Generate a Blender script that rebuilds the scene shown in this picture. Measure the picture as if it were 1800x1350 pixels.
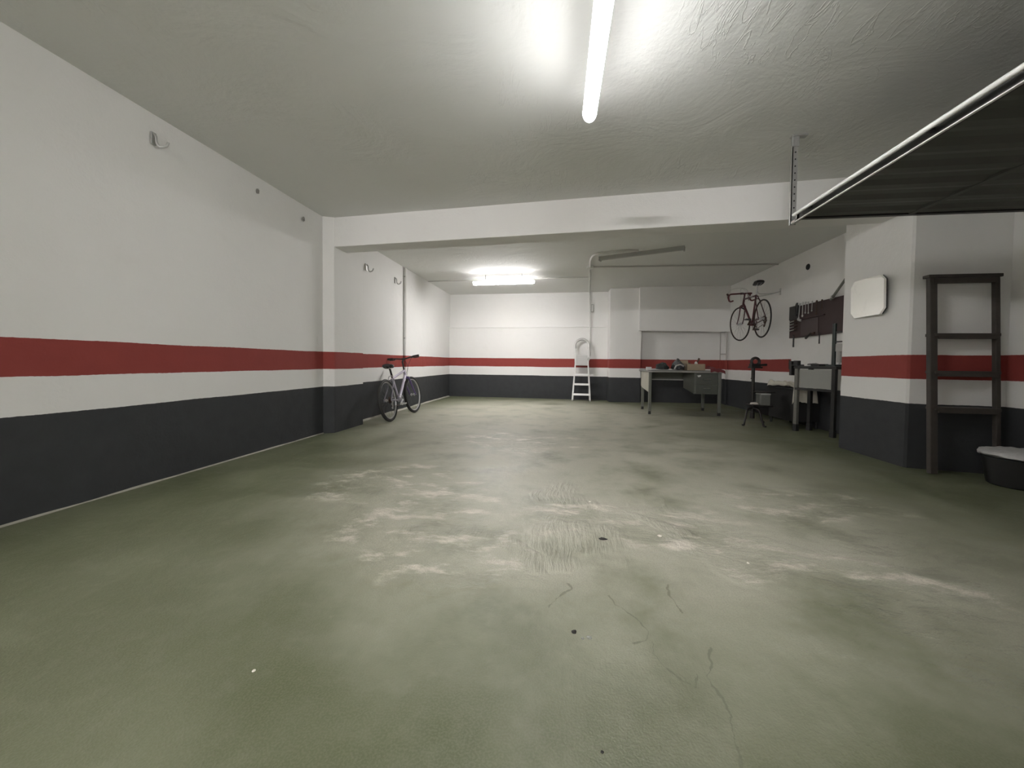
import bpy, bmesh, math, random
from mathutils import Vector, Matrix, noise
for o in list(bpy.data.objects): bpy.data.objects.remove(o)
S = bpy.context.scene
COL = S.collection
PI = math.pi
R = math.radians

# ------------------------------------------------------------------ camera, world, exposure
CAM = Vector((0, 0, 0.95))
YAW, PITCH, ROLL = 0.1357, -0.0288, 0.0113
cd = bpy.data.cameras.new('camera'); cam = bpy.data.objects.new('camera', cd); COL.objects.link(cam)
fw = Vector((-math.sin(YAW), math.cos(YAW), 0)); rt = Vector((math.cos(YAW), math.sin(YAW), 0)); up = Vector((0, 0, 1))
f2 = fw*math.cos(PITCH)+up*math.sin(PITCH); u2 = up*math.cos(PITCH)-fw*math.sin(PITCH)
r3 = rt*math.cos(ROLL)+u2*math.sin(ROLL); u3 = u2*math.cos(ROLL)-rt*math.sin(ROLL)
cam.matrix_world = Matrix(((r3.x, u3.x, -f2.x, CAM.x), (r3.y, u3.y, -f2.y, CAM.y), (r3.z, u3.z, -f2.z, CAM.z), (0, 0, 0, 1)))
cd.sensor_fit = 'HORIZONTAL'; cd.sensor_width = 36; cd.lens = 676/1800*36
cd.shift_y = (656.36-675)/1800
cd.clip_start = 0.02
S.camera = cam
W = bpy.data.worlds.new('world'); S.world = W; W.use_nodes = True
W.node_tree.nodes['Background'].inputs[0].default_value = (0.5, 0.52, 0.5, 1)
W.node_tree.nodes['Background'].inputs[1].default_value = 0.0
vs = S.view_settings
vs.view_transform = 'Standard'; vs.look = 'None'; vs.gamma = 1; vs.exposure = 0.28; vs.use_curve_mapping = False
NEAR_LAMP, FAR_LAMP, LANE_FILL = 136.0, 190.0, 580.0        # radiance of the two tubes and the added lane fill lamp
NEAR_COL, FAR_COL = (1.0, 0.985, 0.985), (1.0, 0.965, 0.965)

# ------------------------------------------------------------------ material helpers
class NT:
    def __init__(s, name):
        s.m = bpy.data.materials.new(name); s.m.use_nodes = True
        s.t = s.m.node_tree; s.b = s.t.nodes['Principled BSDF']
    def n(s, typ, **kw):
        nd = s.t.nodes.new(typ)
        for k, v in kw.items():
            if k.startswith('i_'):
                key = k[2:]; nd.inputs[int(key) if key.isdigit() else key].default_value = v
            else: setattr(nd, k, v)
        return nd
    def l(s, a, b): s.t.links.new(a, b)
    def put(s, inp, v):
        if hasattr(v, 'is_linked') or hasattr(v, 'links'): s.l(v, inp)
        else: inp.default_value = v
    def math(s, op, a, b=0.0, clamp=False):
        nd = s.n('ShaderNodeMath', operation=op); nd.use_clamp = clamp
        s.put(nd.inputs[0], a); s.put(nd.inputs[1], b); return nd.outputs[0]
    def mix(s, f, a, b):
        nd = s.n('ShaderNodeMix', data_type='RGBA'); s.put(nd.inputs[0], f)
        for i, v in ((6, a), (7, b)):
            if isinstance(v, tuple): nd.inputs[i].default_value = (*v[:3], 1)
            else: s.l(v, nd.inputs[i])
        return nd.outputs[2]
    def noise(s, vec, scale, detail=4, rough=0.5, dist=0.0):
        nd = s.n('ShaderNodeTexNoise', i_Scale=scale, i_Detail=detail, i_Roughness=rough, i_Distortion=dist)
        if vec is not None: s.l(vec, nd.inputs['Vector'])
        return nd.outputs['Fac']
    def ramp(s, v, lo, hi):
        nd = s.n('ShaderNodeMapRange', i_1=lo, i_2=hi, i_3=0.0, i_4=1.0); nd.clamp = True; nd.interpolation_type = 'SMOOTHSTEP'
        s.l(v, nd.inputs[0]); return nd.outputs[0]
    def bump(s, h, strength, dist):
        nd = s.n('ShaderNodeBump', i_Strength=strength, i_Distance=dist)
        s.l(h, nd.inputs['Height']); s.l(nd.outputs[0], s.b.inputs['Normal']); return nd
def wpos(k): return k.n('ShaderNodeNewGeometry').outputs['Position']
def opos(k): return k.n('ShaderNodeTexCoord').outputs['Object']

def simple(name, col, rough=0.5, metal=0.0, var=0.12, scale=30, spec=0.5, bump=0.0):
    k = NT(name); v = opos(k)
    f = k.noise(v, scale, 5)
    a = tuple(max(0, c*(1-var)) for c in col); b = tuple(min(1, c*(1+var)) for c in col)
    k.l(k.mix(f, a, b), k.b.inputs['Base Color'])
    k.b.inputs['Roughness'].default_value = rough; k.b.inputs['Metallic'].default_value = metal
    k.b.inputs['Specular IOR Level'].default_value = spec
    if bump: k.bump(f, bump, 0.004)
    return k.m

WHITE = (0.80, 0.795, 0.775); RED = (0.275, 0.052, 0.044); BLACK = (0.043, 0.0455, 0.048)
BT, RB, RT = 0.6074, 0.836, 1.0595
def wall_mat(name, bands=True, red_from_y=None, tint=WHITE, rough_bump=0.35):
    k = NT(name); p = wpos(k)
    sx = k.n('ShaderNodeSeparateXYZ'); k.l(p, sx.inputs[0])
    x, y, z = sx.outputs
    base_f = k.noise(p, 1.3, 6, 0.6)
    dirt = k.ramp(k.noise(p, 3.1, 8, 0.65), 0.58, 0.78)
    white = k.mix(base_f, tuple(c*0.95 for c in tint), tuple(min(1, c*1.03) for c in tint))
    white = k.mix(k.math('MULTIPLY', dirt, 0.10), white, (0.55, 0.53, 0.49))
    c = white
    if bands:
        wob = k.math('MULTIPLY', k.math('SUBTRACT', k.noise(p, 2.0, 3), 0.5), 0.016)
        fine = k.math('MULTIPLY', k.math('SUBTRACT', k.noise(p, 40.0, 2), 0.5), 0.005)
        zz = k.math('ADD', z, k.math('ADD', wob, fine))
        def above(h): return k.math('GREATER_THAN', zz, h)
        redm = k.math('MULTIPLY', above(RB), k.math('SUBTRACT', 1.0, above(RT)))
        if red_from_y is not None:
            redm = k.math('MULTIPLY', redm, k.math('GREATER_THAN', k.math('ADD', y, k.math('MULTIPLY', fine, 2.0)), red_from_y))
        f3 = k.noise(p, 9, 5)
        c = k.mix(redm, c, k.mix(f3, tuple(v*0.92 for v in RED), tuple(v*1.08 for v in RED)))
        blk = k.mix(f3, tuple(v*0.85 for v in BLACK), tuple(v*1.15 for v in BLACK))
        c = k.mix(k.math('SUBTRACT', 1.0, above(BT)), c, blk)
    k.l(c, k.b.inputs['Base Color'])
    k.b.inputs['Roughness'].default_value = 0.72
    k.b.inputs['Specular IOR Level'].default_value = 0.25
    h = k.math('ADD', k.math('MULTIPLY', k.noise(p, 6, 5), 1.0), k.math('MULTIPLY', k.noise(p, 55, 4), 0.22))
    k.bump(h, rough_bump, 0.02)
    return k.m

def ceiling_mat():
    k = NT('ceiling_plaster'); p = wpos(k)
    c = k.mix(k.noise(p, 0.9, 6, 0.6), (0.72, 0.725, 0.70), (0.79, 0.795, 0.775))
    k.l(c, k.b.inputs['Base Color']); k.b.inputs['Roughness'].default_value = 0.8
    k.b.inputs['Specular IOR Level'].default_value = 0.2
    a = k.noise(p, 1.6, 6, 0.62, 0.8)
    st = k.n('ShaderNodeMapping'); k.l(p, st.inputs['Vector']); st.inputs['Rotation'].default_value = (0, 0, 0.5); st.inputs['Scale'].default_value = (5, 1.2, 1)
    ridg = k.math('ABSOLUTE', k.math('SUBTRACT', k.noise(st.outputs[0], 1.7, 4, 0.55, 1.2), 0.5))
    ridge = k.math('SUBTRACT', 1.0, k.ramp(ridg, 0.0, 0.025))
    zone = k.ramp(k.noise(p, 1.1, 2), 0.50, 0.62)
    h = k.math('ADD', k.math('MULTIPLY', a, 0.9), k.math('ADD', k.math('MULTIPLY', k.noise(p, 30, 5), 0.10), k.math('MULTIPLY', k.math('MULTIPLY', ridge, zone), 0.10)))
    k.bump(h, 0.42, 0.04)
    return k.m

CRACKS = [[(0.452, 1.71), (0.440, 1.63), (0.452, 1.575), (0.462, 1.52)], [(0.50, 1.34), (0.478, 1.30), (0.472, 1.262), (0.445, 1.215), (0.447, 1.175), (0.462, 1.135), (0.455, 1.06), (0.440, 1.0), (0.425, 0.93), (0.415, 0.86)],
          [(0.195, 1.585), (0.215, 1.53), (0.27, 1.475), (0.31, 1.395), (0.295, 1.345), (0.245, 1.325)], [(0.31, 1.345), (0.305, 1.29), (0.325, 1.24), (0.36, 1.19)],
          [(0.03, 1.65), (0.045, 1.61), (0.005, 1.57), (-0.03, 1.51), (-0.05, 1.475)], [(0.36, 1.19), (0.40, 1.165), (0.415, 1.22)]]
def floor_mat(name, cracked):
    k = NT(name); p = wpos(k)
    sx = k.n('ShaderNodeSeparateXYZ'); k.l(p, sx.inputs[0]); X, Y, Z = sx.outputs
    # distorted coordinates
    dn = k.n('ShaderNodeTexNoise', i_Scale=1.7, i_Detail=3.0); k.l(p, dn.inputs['Vector'])
    ds = k.n('ShaderNodeVectorMath', operation='SUBTRACT'); k.l(dn.outputs['Color'], ds.inputs[0]); ds.inputs[1].default_value = (0.5, 0.5, 0.5)
    dm = k.n('ShaderNodeVectorMath', operation='SCALE'); k.l(ds.outputs[0], dm.inputs[0]); dm.inputs['Scale'].default_value = 0.9
    pd = k.n('ShaderNodeVectorMath', operation='ADD'); k.l(p, pd.inputs[0]); k.l(dm.outputs[0], pd.inputs[1]); pdv = pd.outputs[0]
    dq = k.n('ShaderNodeVectorMath', operation='SCALE'); k.l(ds.outputs[0], dq.inputs[0]); dq.inputs['Scale'].default_value = 0.16
    pq = k.n('ShaderNodeVectorMath', operation='ADD'); k.l(p, pq.inputs[0]); k.l(dq.outputs[0], pq.inputs[1]); psm = pq.outputs[0]
    sd = k.n('ShaderNodeSeparateXYZ'); k.l(pdv, sd.inputs[0]); DX, DY, _ = sd.outputs
    def ell(cx, cy, rx, ry, rot=0.0, soft=0.5):
        a, b = k.math('SUBTRACT', DX, cx), k.math('SUBTRACT', DY, cy)
        c_, s_ = math.cos(rot), math.sin(rot)
        u = k.math('DIVIDE', k.math('ADD', k.math('MULTIPLY', a, c_), k.math('MULTIPLY', b, s_)), rx)
        v = k.math('DIVIDE', k.math('SUBTRACT', k.math('MULTIPLY', b, c_), k.math('MULTIPLY', a, s_)), ry)
        d = k.math('ADD', k.math('MULTIPLY', u, u), k.math('MULTIPLY', v, v))
        return k.math('SUBTRACT', 1.0, k.ramp(d, 1-soft, 1+soft))
    def mx(*a):
        r = a[0]
        for b in a[1:]: r = k.math('MAXIMUM', r, b)
        return r
    big = k.noise(p, 0.55, 5, 0.6); med = k.noise(p, 2.2, 5, 0.62); fine = k.noise(p, 14, 4, 0.65); grit = k.noise(p, 160, 1, 0.5)
    green = k.mix(k.ramp(big, 0.35, 0.65), (0.096, 0.110, 0.053), (0.124, 0.136, 0.078))  # base green darkened overall, standing in for lens falloff toward the frame edges
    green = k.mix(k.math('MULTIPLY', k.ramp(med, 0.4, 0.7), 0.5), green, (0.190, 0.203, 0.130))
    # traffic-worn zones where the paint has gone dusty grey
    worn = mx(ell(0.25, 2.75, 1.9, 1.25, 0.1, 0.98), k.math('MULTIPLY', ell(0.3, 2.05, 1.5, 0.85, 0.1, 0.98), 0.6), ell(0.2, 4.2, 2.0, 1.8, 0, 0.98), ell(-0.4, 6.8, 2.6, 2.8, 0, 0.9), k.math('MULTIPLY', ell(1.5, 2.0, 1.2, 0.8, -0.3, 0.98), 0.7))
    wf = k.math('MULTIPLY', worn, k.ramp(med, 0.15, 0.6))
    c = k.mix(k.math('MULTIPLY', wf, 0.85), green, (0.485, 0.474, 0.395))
    # chalky scraped patches
    st = k.n('ShaderNodeMapping'); k.l(psm, st.inputs['Vector']); st.inputs['Rotation'].default_value = (0, 0, -0.5); st.inputs['Scale'].default_value = (1.0, 1.9, 1.0)
    pn = k.noise(st.outputs[0], 3.0, 6, 0.68, 0.15)
    zone = mx(ell(-1.25, 2.85, 0.62, 0.42, 0.3), ell(-0.9, 2.35, 0.5, 0.45, -0.6), ell(-0.62, 2.0, 0.45, 0.35), ell(-0.45, 1.72, 0.32, 0.16), ell(0.45, 2.35, 0.7, 0.35), ell(1.25, 2.0, 0.7, 0.22, -0.35), ell(1.6, 2.9, 0.6, 0.3), ell(-0.5, 4.5, 0.9, 0.5))
    chalk = k.math('MULTIPLY', zone, k.ramp(pn, 0.49, 0.68))
    c = k.mix(k.math('MULTIPLY', chalk, 0.85), c, (0.70, 0.655, 0.575))
    scat = k.ramp(k.noise(st.outputs[0], 5.5, 6, 0.62, 0.1), 0.66, 0.75)
    c = k.mix(k.math('MULTIPLY', k.math('MULTIPLY', scat, mx(worn, zone)), 0.55), c, (0.58, 0.55, 0.47))
    # dark tyre and oil stains
    oil = k.math('MULTIPLY', mx(ell(1.75, 2.25, 0.5, 0.35), ell(1.45, 1.75, 0.35, 0.2), ell(1.7, 2.7, 0.25, 0.16), ell(1.6, 1.3, 0.5, 0.2, -0.4), ell(1.9, 7.6, 0.9, 0.4)), k.ramp(k.noise(st.outputs[0], 4.2, 6, 0.66), 0.46, 0.66))
    c = k.mix(k.math('MULTIPLY', oil, 0.42), c, (0.165, 0.165, 0.125))
    spk = k.ramp(k.noise(p, 21, 3, 0.6), 0.735, 0.775)
    c = k.mix(k.math('MULTIPLY', spk, 0.45), c, (0.16, 0.16, 0.12))
    c = k.mix(k.math('MULTIPLY', k.math('SUBTRACT', fine, 0.5), 0.4, True), c, (0.42, 0.41, 0.34))
    c = k.mix(k.math('MULTIPLY', k.ramp(grit, 0.38, 0.66), 0.30), c, (0.20, 0.21, 0.15))
    # a strip of bare screed where the paint stops short of the left wall
    edge = k.math('SUBTRACT', 1.0, k.ramp(k.math('ADD', X, k.math('MULTIPLY', fine, 0.06)), -3.075, -3.05))
    c = k.mix(k.math('MULTIPLY', edge, 0.35), c, (0.55, 0.54, 0.47))
    # crack lines: distance to the polylines
    cn = k.n('ShaderNodeTexNoise', i_Scale=26.0, i_Detail=3.0); k.l(p, cn.inputs['Vector'])
    c0 = k.n('ShaderNodeVectorMath', operation='SUBTRACT'); k.l(cn.outputs['Color'], c0.inputs[0]); c0.inputs[1].default_value = (0.5, 0.5, 0.5)
    c1 = k.n('ShaderNodeVectorMath', operation='SCALE'); k.l(c0.outputs[0], c1.inputs[0]); c1.inputs['Scale'].default_value = 0.028
    c2 = k.n('ShaderNodeVectorMath', operation='ADD'); k.l(p, c2.inputs[0]); k.l(c1.outputs[0], c2.inputs[1])
    cs = k.n('ShaderNodeSeparateXYZ'); k.l(c2.outputs[0], cs.inputs[0]); CX, CY, _ = cs.outputs
    best = None
    for line in (CRACKS if cracked else []):
        for (ax, ay), (bx, by) in zip(line, line[1:]):
            dx, dy = bx-ax, by-ay; L2 = dx*dx+dy*dy
            px, py = k.math('SUBTRACT', CX, ax), k.math('SUBTRACT', CY, ay)
            t = k.math('DIVIDE', k.math('ADD', k.math('MULTIPLY', px, dx), k.math('MULTIPLY', py, dy)), L2, True)
            ex, ey = k.math('SUBTRACT', px, k.math('MULTIPLY', t, dx)), k.math('SUBTRACT', py, k.math('MULTIPLY', t, dy))
            d = k.math('ADD', k.math('MULTIPLY', ex, ex), k.math('MULTIPLY', ey, ey))
            best = d if best is None else k.math('MINIMUM', best, d)
    if cracked:
        dist = k.math('SQRT', best)
        wid = k.math('ADD', 0.0012, k.math('MULTIPLY', k.ramp(k.noise(p, 11, 2), 0.38, 0.62), 0.0042))
        crack = k.math('SUBTRACT', 1.0, k.ramp(k.math('DIVIDE', dist, wid), 0.5, 1.25))
        c = k.mix(k.math('MULTIPLY', crack, 0.62), c, (0.115, 0.12, 0.082))
    k.l(c, k.b.inputs['Base Color'])
    rough = k.math('ADD', 0.40, k.math('MULTIPLY', k.ramp(med, 0.3, 0.7), 0.2)); k.l(rough, k.b.inputs['Roughness'])
    k.b.inputs['Specular IOR Level'].default_value = 0.5
    # relief: trowel grooves in fans, chips, cracks
    wv = k.n('ShaderNodeMapping'); k.l(psm, wv.inputs['Vector']); wv.inputs['Rotation'].default_value = (0, 0, 0.10); wv.inputs['Scale'].default_value = (1.0, 0.10, 1)
    gro = k.noise(wv.outputs[0], 34, 3, 0.6)
    gz = mx(ell(0.0, 2.62, 0.17, 0.45), ell(0.58, 2.50, 0.15, 0.38), ell(0.08, 2.0, 0.24, 0.15), ell(-0.62, 2.05, 0.2, 0.2), ell(-0.3, 1.95, 0.2, 0.12))
    gz = k.math('MULTIPLY', gz, k.ramp(k.noise(pdv, 2.4, 2), 0.36, 0.5))
    rough_h = k.math('MULTIPLY', k.math('MULTIPLY', mx(zone, oil), k.noise(st.outputs[0], 9, 4, 0.65, 0.5)), 1.0)
    h = k.math('ADD', k.math('MULTIPLY', med, 0.5), k.math('ADD', k.math('MULTIPLY', fine, 0.14), k.math('MULTIPLY', grit, 0.05)))
    h = k.math('ADD', h, k.math('MULTIPLY', k.math('MULTIPLY', gro, gz), 0.8))
    h = k.math('ADD', h, k.math('MULTIPLY', rough_h, 0.7))
    k.bump(h, 0.6, 0.03)
    return k.m

def emit(name, col, s, side=1.0):
    # an opal diffuser over a downward strip: its flanks glow less than its underside
    k = NT(name); tn = k.n('ShaderNodeTexCoord'); sp = k.n('ShaderNodeSeparateXYZ'); k.l(tn.outputs['Normal'], sp.inputs[0])
    k.l(k.math('MULTIPLY', k.math('ADD', side, k.math('MULTIPLY', k.math('MULTIPLY', sp.outputs[2], -1.0, True), 1.0-side)), s), k.b.inputs['Emission Strength']); k.b.inputs['Base Color'].default_value = (0.9, 0.9, 0.88, 1)
    k.b.inputs['Emission Color'].default_value = (*col, 1)
    return k.m

# ------------------------------------------------------------------ mesh helpers
def newbm(): return bmesh.new()
def box(bm, c, s, rot=None):
    m = Matrix.Translation(Vector(c)) @ (rot.to_4x4() if rot is not None else Matrix.Identity(4)) @ Matrix.Diagonal((s[0], s[1], s[2], 1))
    bmesh.ops.create_cube(bm, size=1, matrix=m); return bm
def bx(bm, x0, x1, y0, y1, z0, z1): return box(bm, ((x0+x1)/2, (y0+y1)/2, (z0+z1)/2), (x1-x0, y1-y0, z1-z0))
def frames(pts):
    pts = [Vector(p) for p in pts]; out = []; n = len(pts); prev = None
    for i in range(n):
        t = (pts[min(i+1, n-1)]-pts[max(i-1, 0)]).normalized()
        if prev is None:
            a = Vector((0, 0, 1)) if abs(t.z) < 0.9 else Vector((1, 0, 0))
            u = t.cross(a).normalized()
        else:
            u = (prev-t*prev.dot(t)).normalized()
        prev = u; out.append((pts[i], u, t.cross(u).normalized()))
    return out
def tube(bm, pts, r, seg=8, cap=True, sx=1.0):
    rs = r if isinstance(r, (list, tuple)) else [r]*len(pts)
    rings = []
    for (p, u, v), rr in zip(frames(pts), rs):
        rings.append([bm.verts.new(p+u*math.cos(2*PI*i/seg)*rr*sx+v*math.sin(2*PI*i/seg)*rr) for i in range(seg)])
    for a, b in zip(rings, rings[1:]):
        for i in range(seg): bm.faces.new((a[i], a[(i+1) % seg], b[(i+1) % seg], b[i]))
    if cap:
        bm.faces.new(list(reversed(rings[0]))); bm.faces.new(rings[-1])
    return bm
def smooth_path(pts, n=6):
    P = [Vector(p) for p in pts]; out = []
    for i in range(len(P)-1):
        p0, p1, p2, p3 = P[max(i-1, 0)], P[i], P[i+1], P[min(i+2, len(P)-1)]
        for j in range(n):
            t = j/n
            out.append(0.5*((2*p1)+(-p0+p2)*t+(2*p0-5*p1+4*p2-p3)*t*t+(-p0+3*p1-3*p2+p3)*t**3))
    out.append(P[-1]); return out
def ring(bm, c, Rm, r, axis='Y', seg=48, sub=8, flat=1.0):
    c = Vector(c); vs_ = []
    for i in range(seg):
        a = 2*PI*i/seg; row = []
        for j in range(sub):
            b = 2*PI*j/sub; rr = Rm+r*math.cos(b); h = r*flat*math.sin(b)
            if axis == 'Y': p = Vector((rr*math.cos(a), h, rr*math.sin(a)))
            elif axis == 'Z': p = Vector((rr*math.cos(a), rr*math.sin(a), h))
            else: p = Vector((h, rr*math.cos(a), rr*math.sin(a)))
            row.append(bm.verts.new(c+p))
        vs_.append(row)
    for i in range(seg):
        for j in range(sub):
            bm.faces.new((vs_[i][j], vs_[(i+1) % seg][j], vs_[(i+1) % seg][(j+1) % sub], vs_[i][(j+1) % sub]))
    return bm
def lathe(bm, c, prof, seg=28):
    c = Vector(c); rings = []
    for r, z in prof: rings.append([bm.verts.new(c+Vector((r*math.cos(2*PI*i/seg), r*math.sin(2*PI*i/seg), z))) for i in range(seg)])
    for a, b in zip(rings, rings[1:]):
        for i in range(seg): bm.faces.new((a[i], a[(i+1) % seg], b[(i+1) % seg], b[i]))
    bm.faces.new(list(reversed(rings[0]))); bm.faces.new(rings[-1])
    return bm
def prism(bm, pts, vec):
    vec = Vector(vec); a = [bm.verts.new(Vector(p)) for p in pts]; b = [bm.verts.new(Vector(p)+vec) for p in pts]
    n = len(a); bm.faces.new(list(reversed(a))); bm.faces.new(b)
    for i in range(n): bm.faces.new((a[i], a[(i+1) % n], b[(i+1) % n], b[i]))
    return bm
def lump(bm, c, s, seed=0, amp=0.25, freq=2.0, sub=3, flat=True):
    r = bmesh.ops.create_icosphere(bm, subdivisions=sub, radius=1)
    c = Vector(c); off = Vector((seed*7.1, seed*3.3, seed*1.7))
    for v in r['verts']:
        d = v.co.normalized(); q = 1+amp*noise.noise(d*freq+off)+amp*0.5*noise.noise(d*freq*2.7+off)
        p = Vector((d.x*s[0]*q, d.y*s[1]*q, d.z*s[2]*q))
        if flat and p.z < 0: p.z *= 0.12
        v.co = c+p
    return bm
def obj(name, bm, mat, parent=None, smooth=False, bevel=0.0, loc=None):
    bmesh.ops.recalc_face_normals(bm, faces=bm.faces[:])
    me = bpy.data.meshes.new(name); bm.to_mesh(me); bm.free()
    if smooth:
        for p in me.polygons: p.use_smooth = True
        try: me.set_sharp_from_angle(angle=R(40))
        except Exception: pass
    me.materials.append(mat)
    o = bpy.data.objects.new(name, me); COL.objects.link(o)
    if parent is not None: o.parent = parent
    if loc is not None: o.location = loc
    if bevel:
        m = o.modifiers.new('edge', 'BEVEL'); m.width = bevel; m.segments = 2; m.limit_method = 'ANGLE'
    return o
def tag(o, label, cat, group=None):
    o['label'] = label; o['category'] = cat
    if group: o['group'] = group
    return o
def thing(name, label, cat, loc=(0, 0, 0), rot=(0, 0, 0), group=None):
    o = bpy.data.objects.new(name, None); COL.objects.link(o); o.location = loc; o.rotation_euler = rot
    return tag(o, label, cat, group)
def struct(name, bm, m, **kw):
    o = obj(name, bm, m, **kw); o['kind'] = 'structure'; return o
def copy_tree(o, parent=None):
    c = o.copy(); COL.objects.link(c); c.parent = parent
    for ch in list(o.children): copy_tree(ch, c)
    return c

# ------------------------------------------------------------------ the shell
M_WALL = wall_mat('banded_wall_paint')
M_WALLC = wall_mat('banded_wall_paint_short_red', red_from_y=7.12)
M_PLAIN = wall_mat('white_wall_paint', bands=False)
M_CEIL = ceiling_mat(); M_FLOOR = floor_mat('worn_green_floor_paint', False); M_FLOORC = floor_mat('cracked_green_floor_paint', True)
xA, xP, xB, xC, xD = -3.099, -2.969, -3.146, 3.815, 3.188
CZ = 2.79
b = newbm(); xs, ys = (-3.6, -0.12, 0.60, 4.6), (-7.1, 0.80, 1.80, 11.0)
gv = [[b.verts.new((x, y, 0)) for y in ys] for x in xs]; gl = [[b.verts.new((x, y, -0.1)) for y in ys] for x in xs]
for i in range(3):
    for j in range(3):
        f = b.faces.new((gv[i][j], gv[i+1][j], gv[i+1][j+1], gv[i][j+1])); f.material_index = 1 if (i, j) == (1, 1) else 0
        b.faces.new((gl[i][j], gl[i][j+1], gl[i+1][j+1], gl[i+1][j]))
for i in range(3):
    b.faces.new((gv[i][0], gl[i][0], gl[i+1][0], gv[i+1][0])); b.faces.new((gv[i][3], gv[i+1][3], gl[i+1][3], gl[i][3]))
    b.faces.new((gv[0][i], gv[0][i+1], gl[0][i+1], gl[0][i])); b.faces.new((gv[3][i], gl[3][i], gl[3][i+1], gv[3][i+1]))
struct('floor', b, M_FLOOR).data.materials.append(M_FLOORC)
b = newbm(); bx(b, -3.6, 4.6, -7.1, 11.0, CZ, CZ+0.1); struct('ceiling', b, M_CEIL)

def wavy_panel(bm, a, bb, z0, z1, nrm, thick, step=0.12, amp=0.006, seed=0):
    """a hand-plastered wall face from a to bb (plan), bowed by a few millimetres, with a back side"""
    a, bb = Vector((*a, 0)), Vector((*bb, 0)); nrm = Vector((*nrm, 0)).normalized()
    nx = max(1, int((bb-a).length/step)); nz = max(1, int((z1-z0)/step)); g = []
    for i in range(nx+1):
        row = []
        for j in range(nz+1):
            p = a.lerp(bb, i/nx)+Vector((0, 0, z0+(z1-z0)*j/nz))
            e = min(1, min(i, nx-i)/2)
            row.append(bm.verts.new(p+nrm*(amp*e*noise.noise(p*1.1+Vector((seed*9.7, 0, 0))))))
        g.append(row)
    for i in range(nx):
        for j in range(nz): bm.faces.new((g[i][j], g[i+1][j], g[i+1][j+1], g[i][j+1]))
    k = [bm.verts.new(Vector(q)-nrm*thick) for q in (g[0][0].co, g[nx][0].co, g[nx][nz].co, g[0][nz].co)]
    bm.faces.new(k)
    bot = [g[i][0] for i in range(nx+1)]; bm.faces.new(bot[::-1]+[k[0], k[1]])
    top = [g[i][nz] for i in range(nx+1)]; bm.faces.new(top+[k[2], k[3]])
    l_ = [g[0][j] for j in range(nz+1)]; bm.faces.new(l_+[k[3], k[0]])
    r_ = [g[nx][j] for j in range(nz+1)]; bm.faces.new(r_[::-1]+[k[1], k[2]])
    return bm
b = newbm(); wavy_panel(b, (xA, -7.0), (xA, 4.75), 0, CZ, (1, 0), 0.2); struct('wall_left', b, M_WALL, smooth=True)
b = newbm(); wavy_panel(b, (xB, 5.30), (xB, 10.36), 0, CZ, (1, 0), 0.2, seed=2); struct('wall_left', b, M_WALL, smooth=True)
# left pier, its corners rounded by plaster
b = newbm(); prism(b, [(xA-0.1, 4.60, 0), (xA+0.01, 4.60, 0), (xP-0.02, 4.645, 0), (xP-0.005, 4.652, 0), (xP, 4.667, 0), (xP, 5.363, 0), (xB-0.1, 5.363, 0)], (0, 0, CZ))
struct('pillar', b, M_WALL)
# beam across the room
def beam_y(x, front=True): return (4.6563 if front else 4.9470)-0.0788*(x+2.969)-0.0
b = newbm()
prism(b, [(-3.2, beam_y(-3.2), 2.416), (3.3, beam_y(3.3), 2.416), (3.3, beam_y(3.3, False), 2.416), (-3.2, beam_y(-3.2, False), 2.416)], (0, 0, CZ-2.416+0.02))
struct('beam', b, M_PLAIN, bevel=0.008)
# back wall: upper face set back above a shallow ledge
def yb(x): return 10.1662-0.0346*x
b = newbm(); wavy_panel(b, (-3.25, yb(-3.25)), (1.15, yb(1.15)), 0, 1.872, (0, -1), 0.25, seed=3, amp=0.004); struct('wall_back', b, M_WALL)
b = newbm(); wavy_panel(b, (-3.25, yb(-3.25)+0.045), (1.15, yb(1.15)+0.045), 1.85, CZ, (0, -1), 0.2, seed=4, amp=0.004); struct('wall_back', b, M_PLAIN)
b = newbm(); prism(b, [(-3.16, yb(-3.16)+0.06, 1.868), (-3.16, yb(-3.16)-0.020, 1.872), (-3.16, yb(-3.16)-0.022, 1.882), (-3.16, yb(-3.16)-0.010, 1.892), (-3.16, yb(-3.16)+0.06, 1.895)], (4.2, -0.0346*4.2, 0)); struct('trim_1', b, M_PLAIN)
b = newbm(); bx(b, 1.085, 1.845, 9.72, 10.3, 0, CZ); struct('pillar', b, M_WALL, bevel=0.012)
b = newbm(); wavy_panel(b, (1.80, 9.93), (3.9, 9.93), 0, CZ, (0, -1), 0.25, seed=5); struct('wall_back', b, M_WALL)
b = newbm(); prism(b, [(1.765, 9.60, 1.745), (3.83, 9.62, 1.72), (3.83, 9.95, 1.72), (1.765, 9.95, 1.745)], (0, 0, CZ-1.72)); struct('beam', b, M_PLAIN, bevel=0.01)
# right wall beyond the pier, the pier, the skewed return and the near right wall
b = newbm(); wavy_panel(b, (xC, 4.9), (xC, 9.97), 0, CZ, (-1, 0), 0.2, seed=6); struct('wall_right', b, M_WALLC, smooth=True)
b = newbm(); prism(b, [(xD, 4.085, 0), (xD+0.015, 4.066, 0), (3.9, 3.925, 0), (3.9, 4.96, 0), (xD+0.012, 4.96, 0), (xD, 4.948, 0)], (0, 0, CZ)); struct('pillar', b, M_WALL)
b = newbm(); wavy_panel(b, (3.85, -0.6), (3.85, 3.96), 0, CZ, (-1, 0), 0.2, seed=7); struct('wall_right', b, M_WALL, smooth=True)
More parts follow.
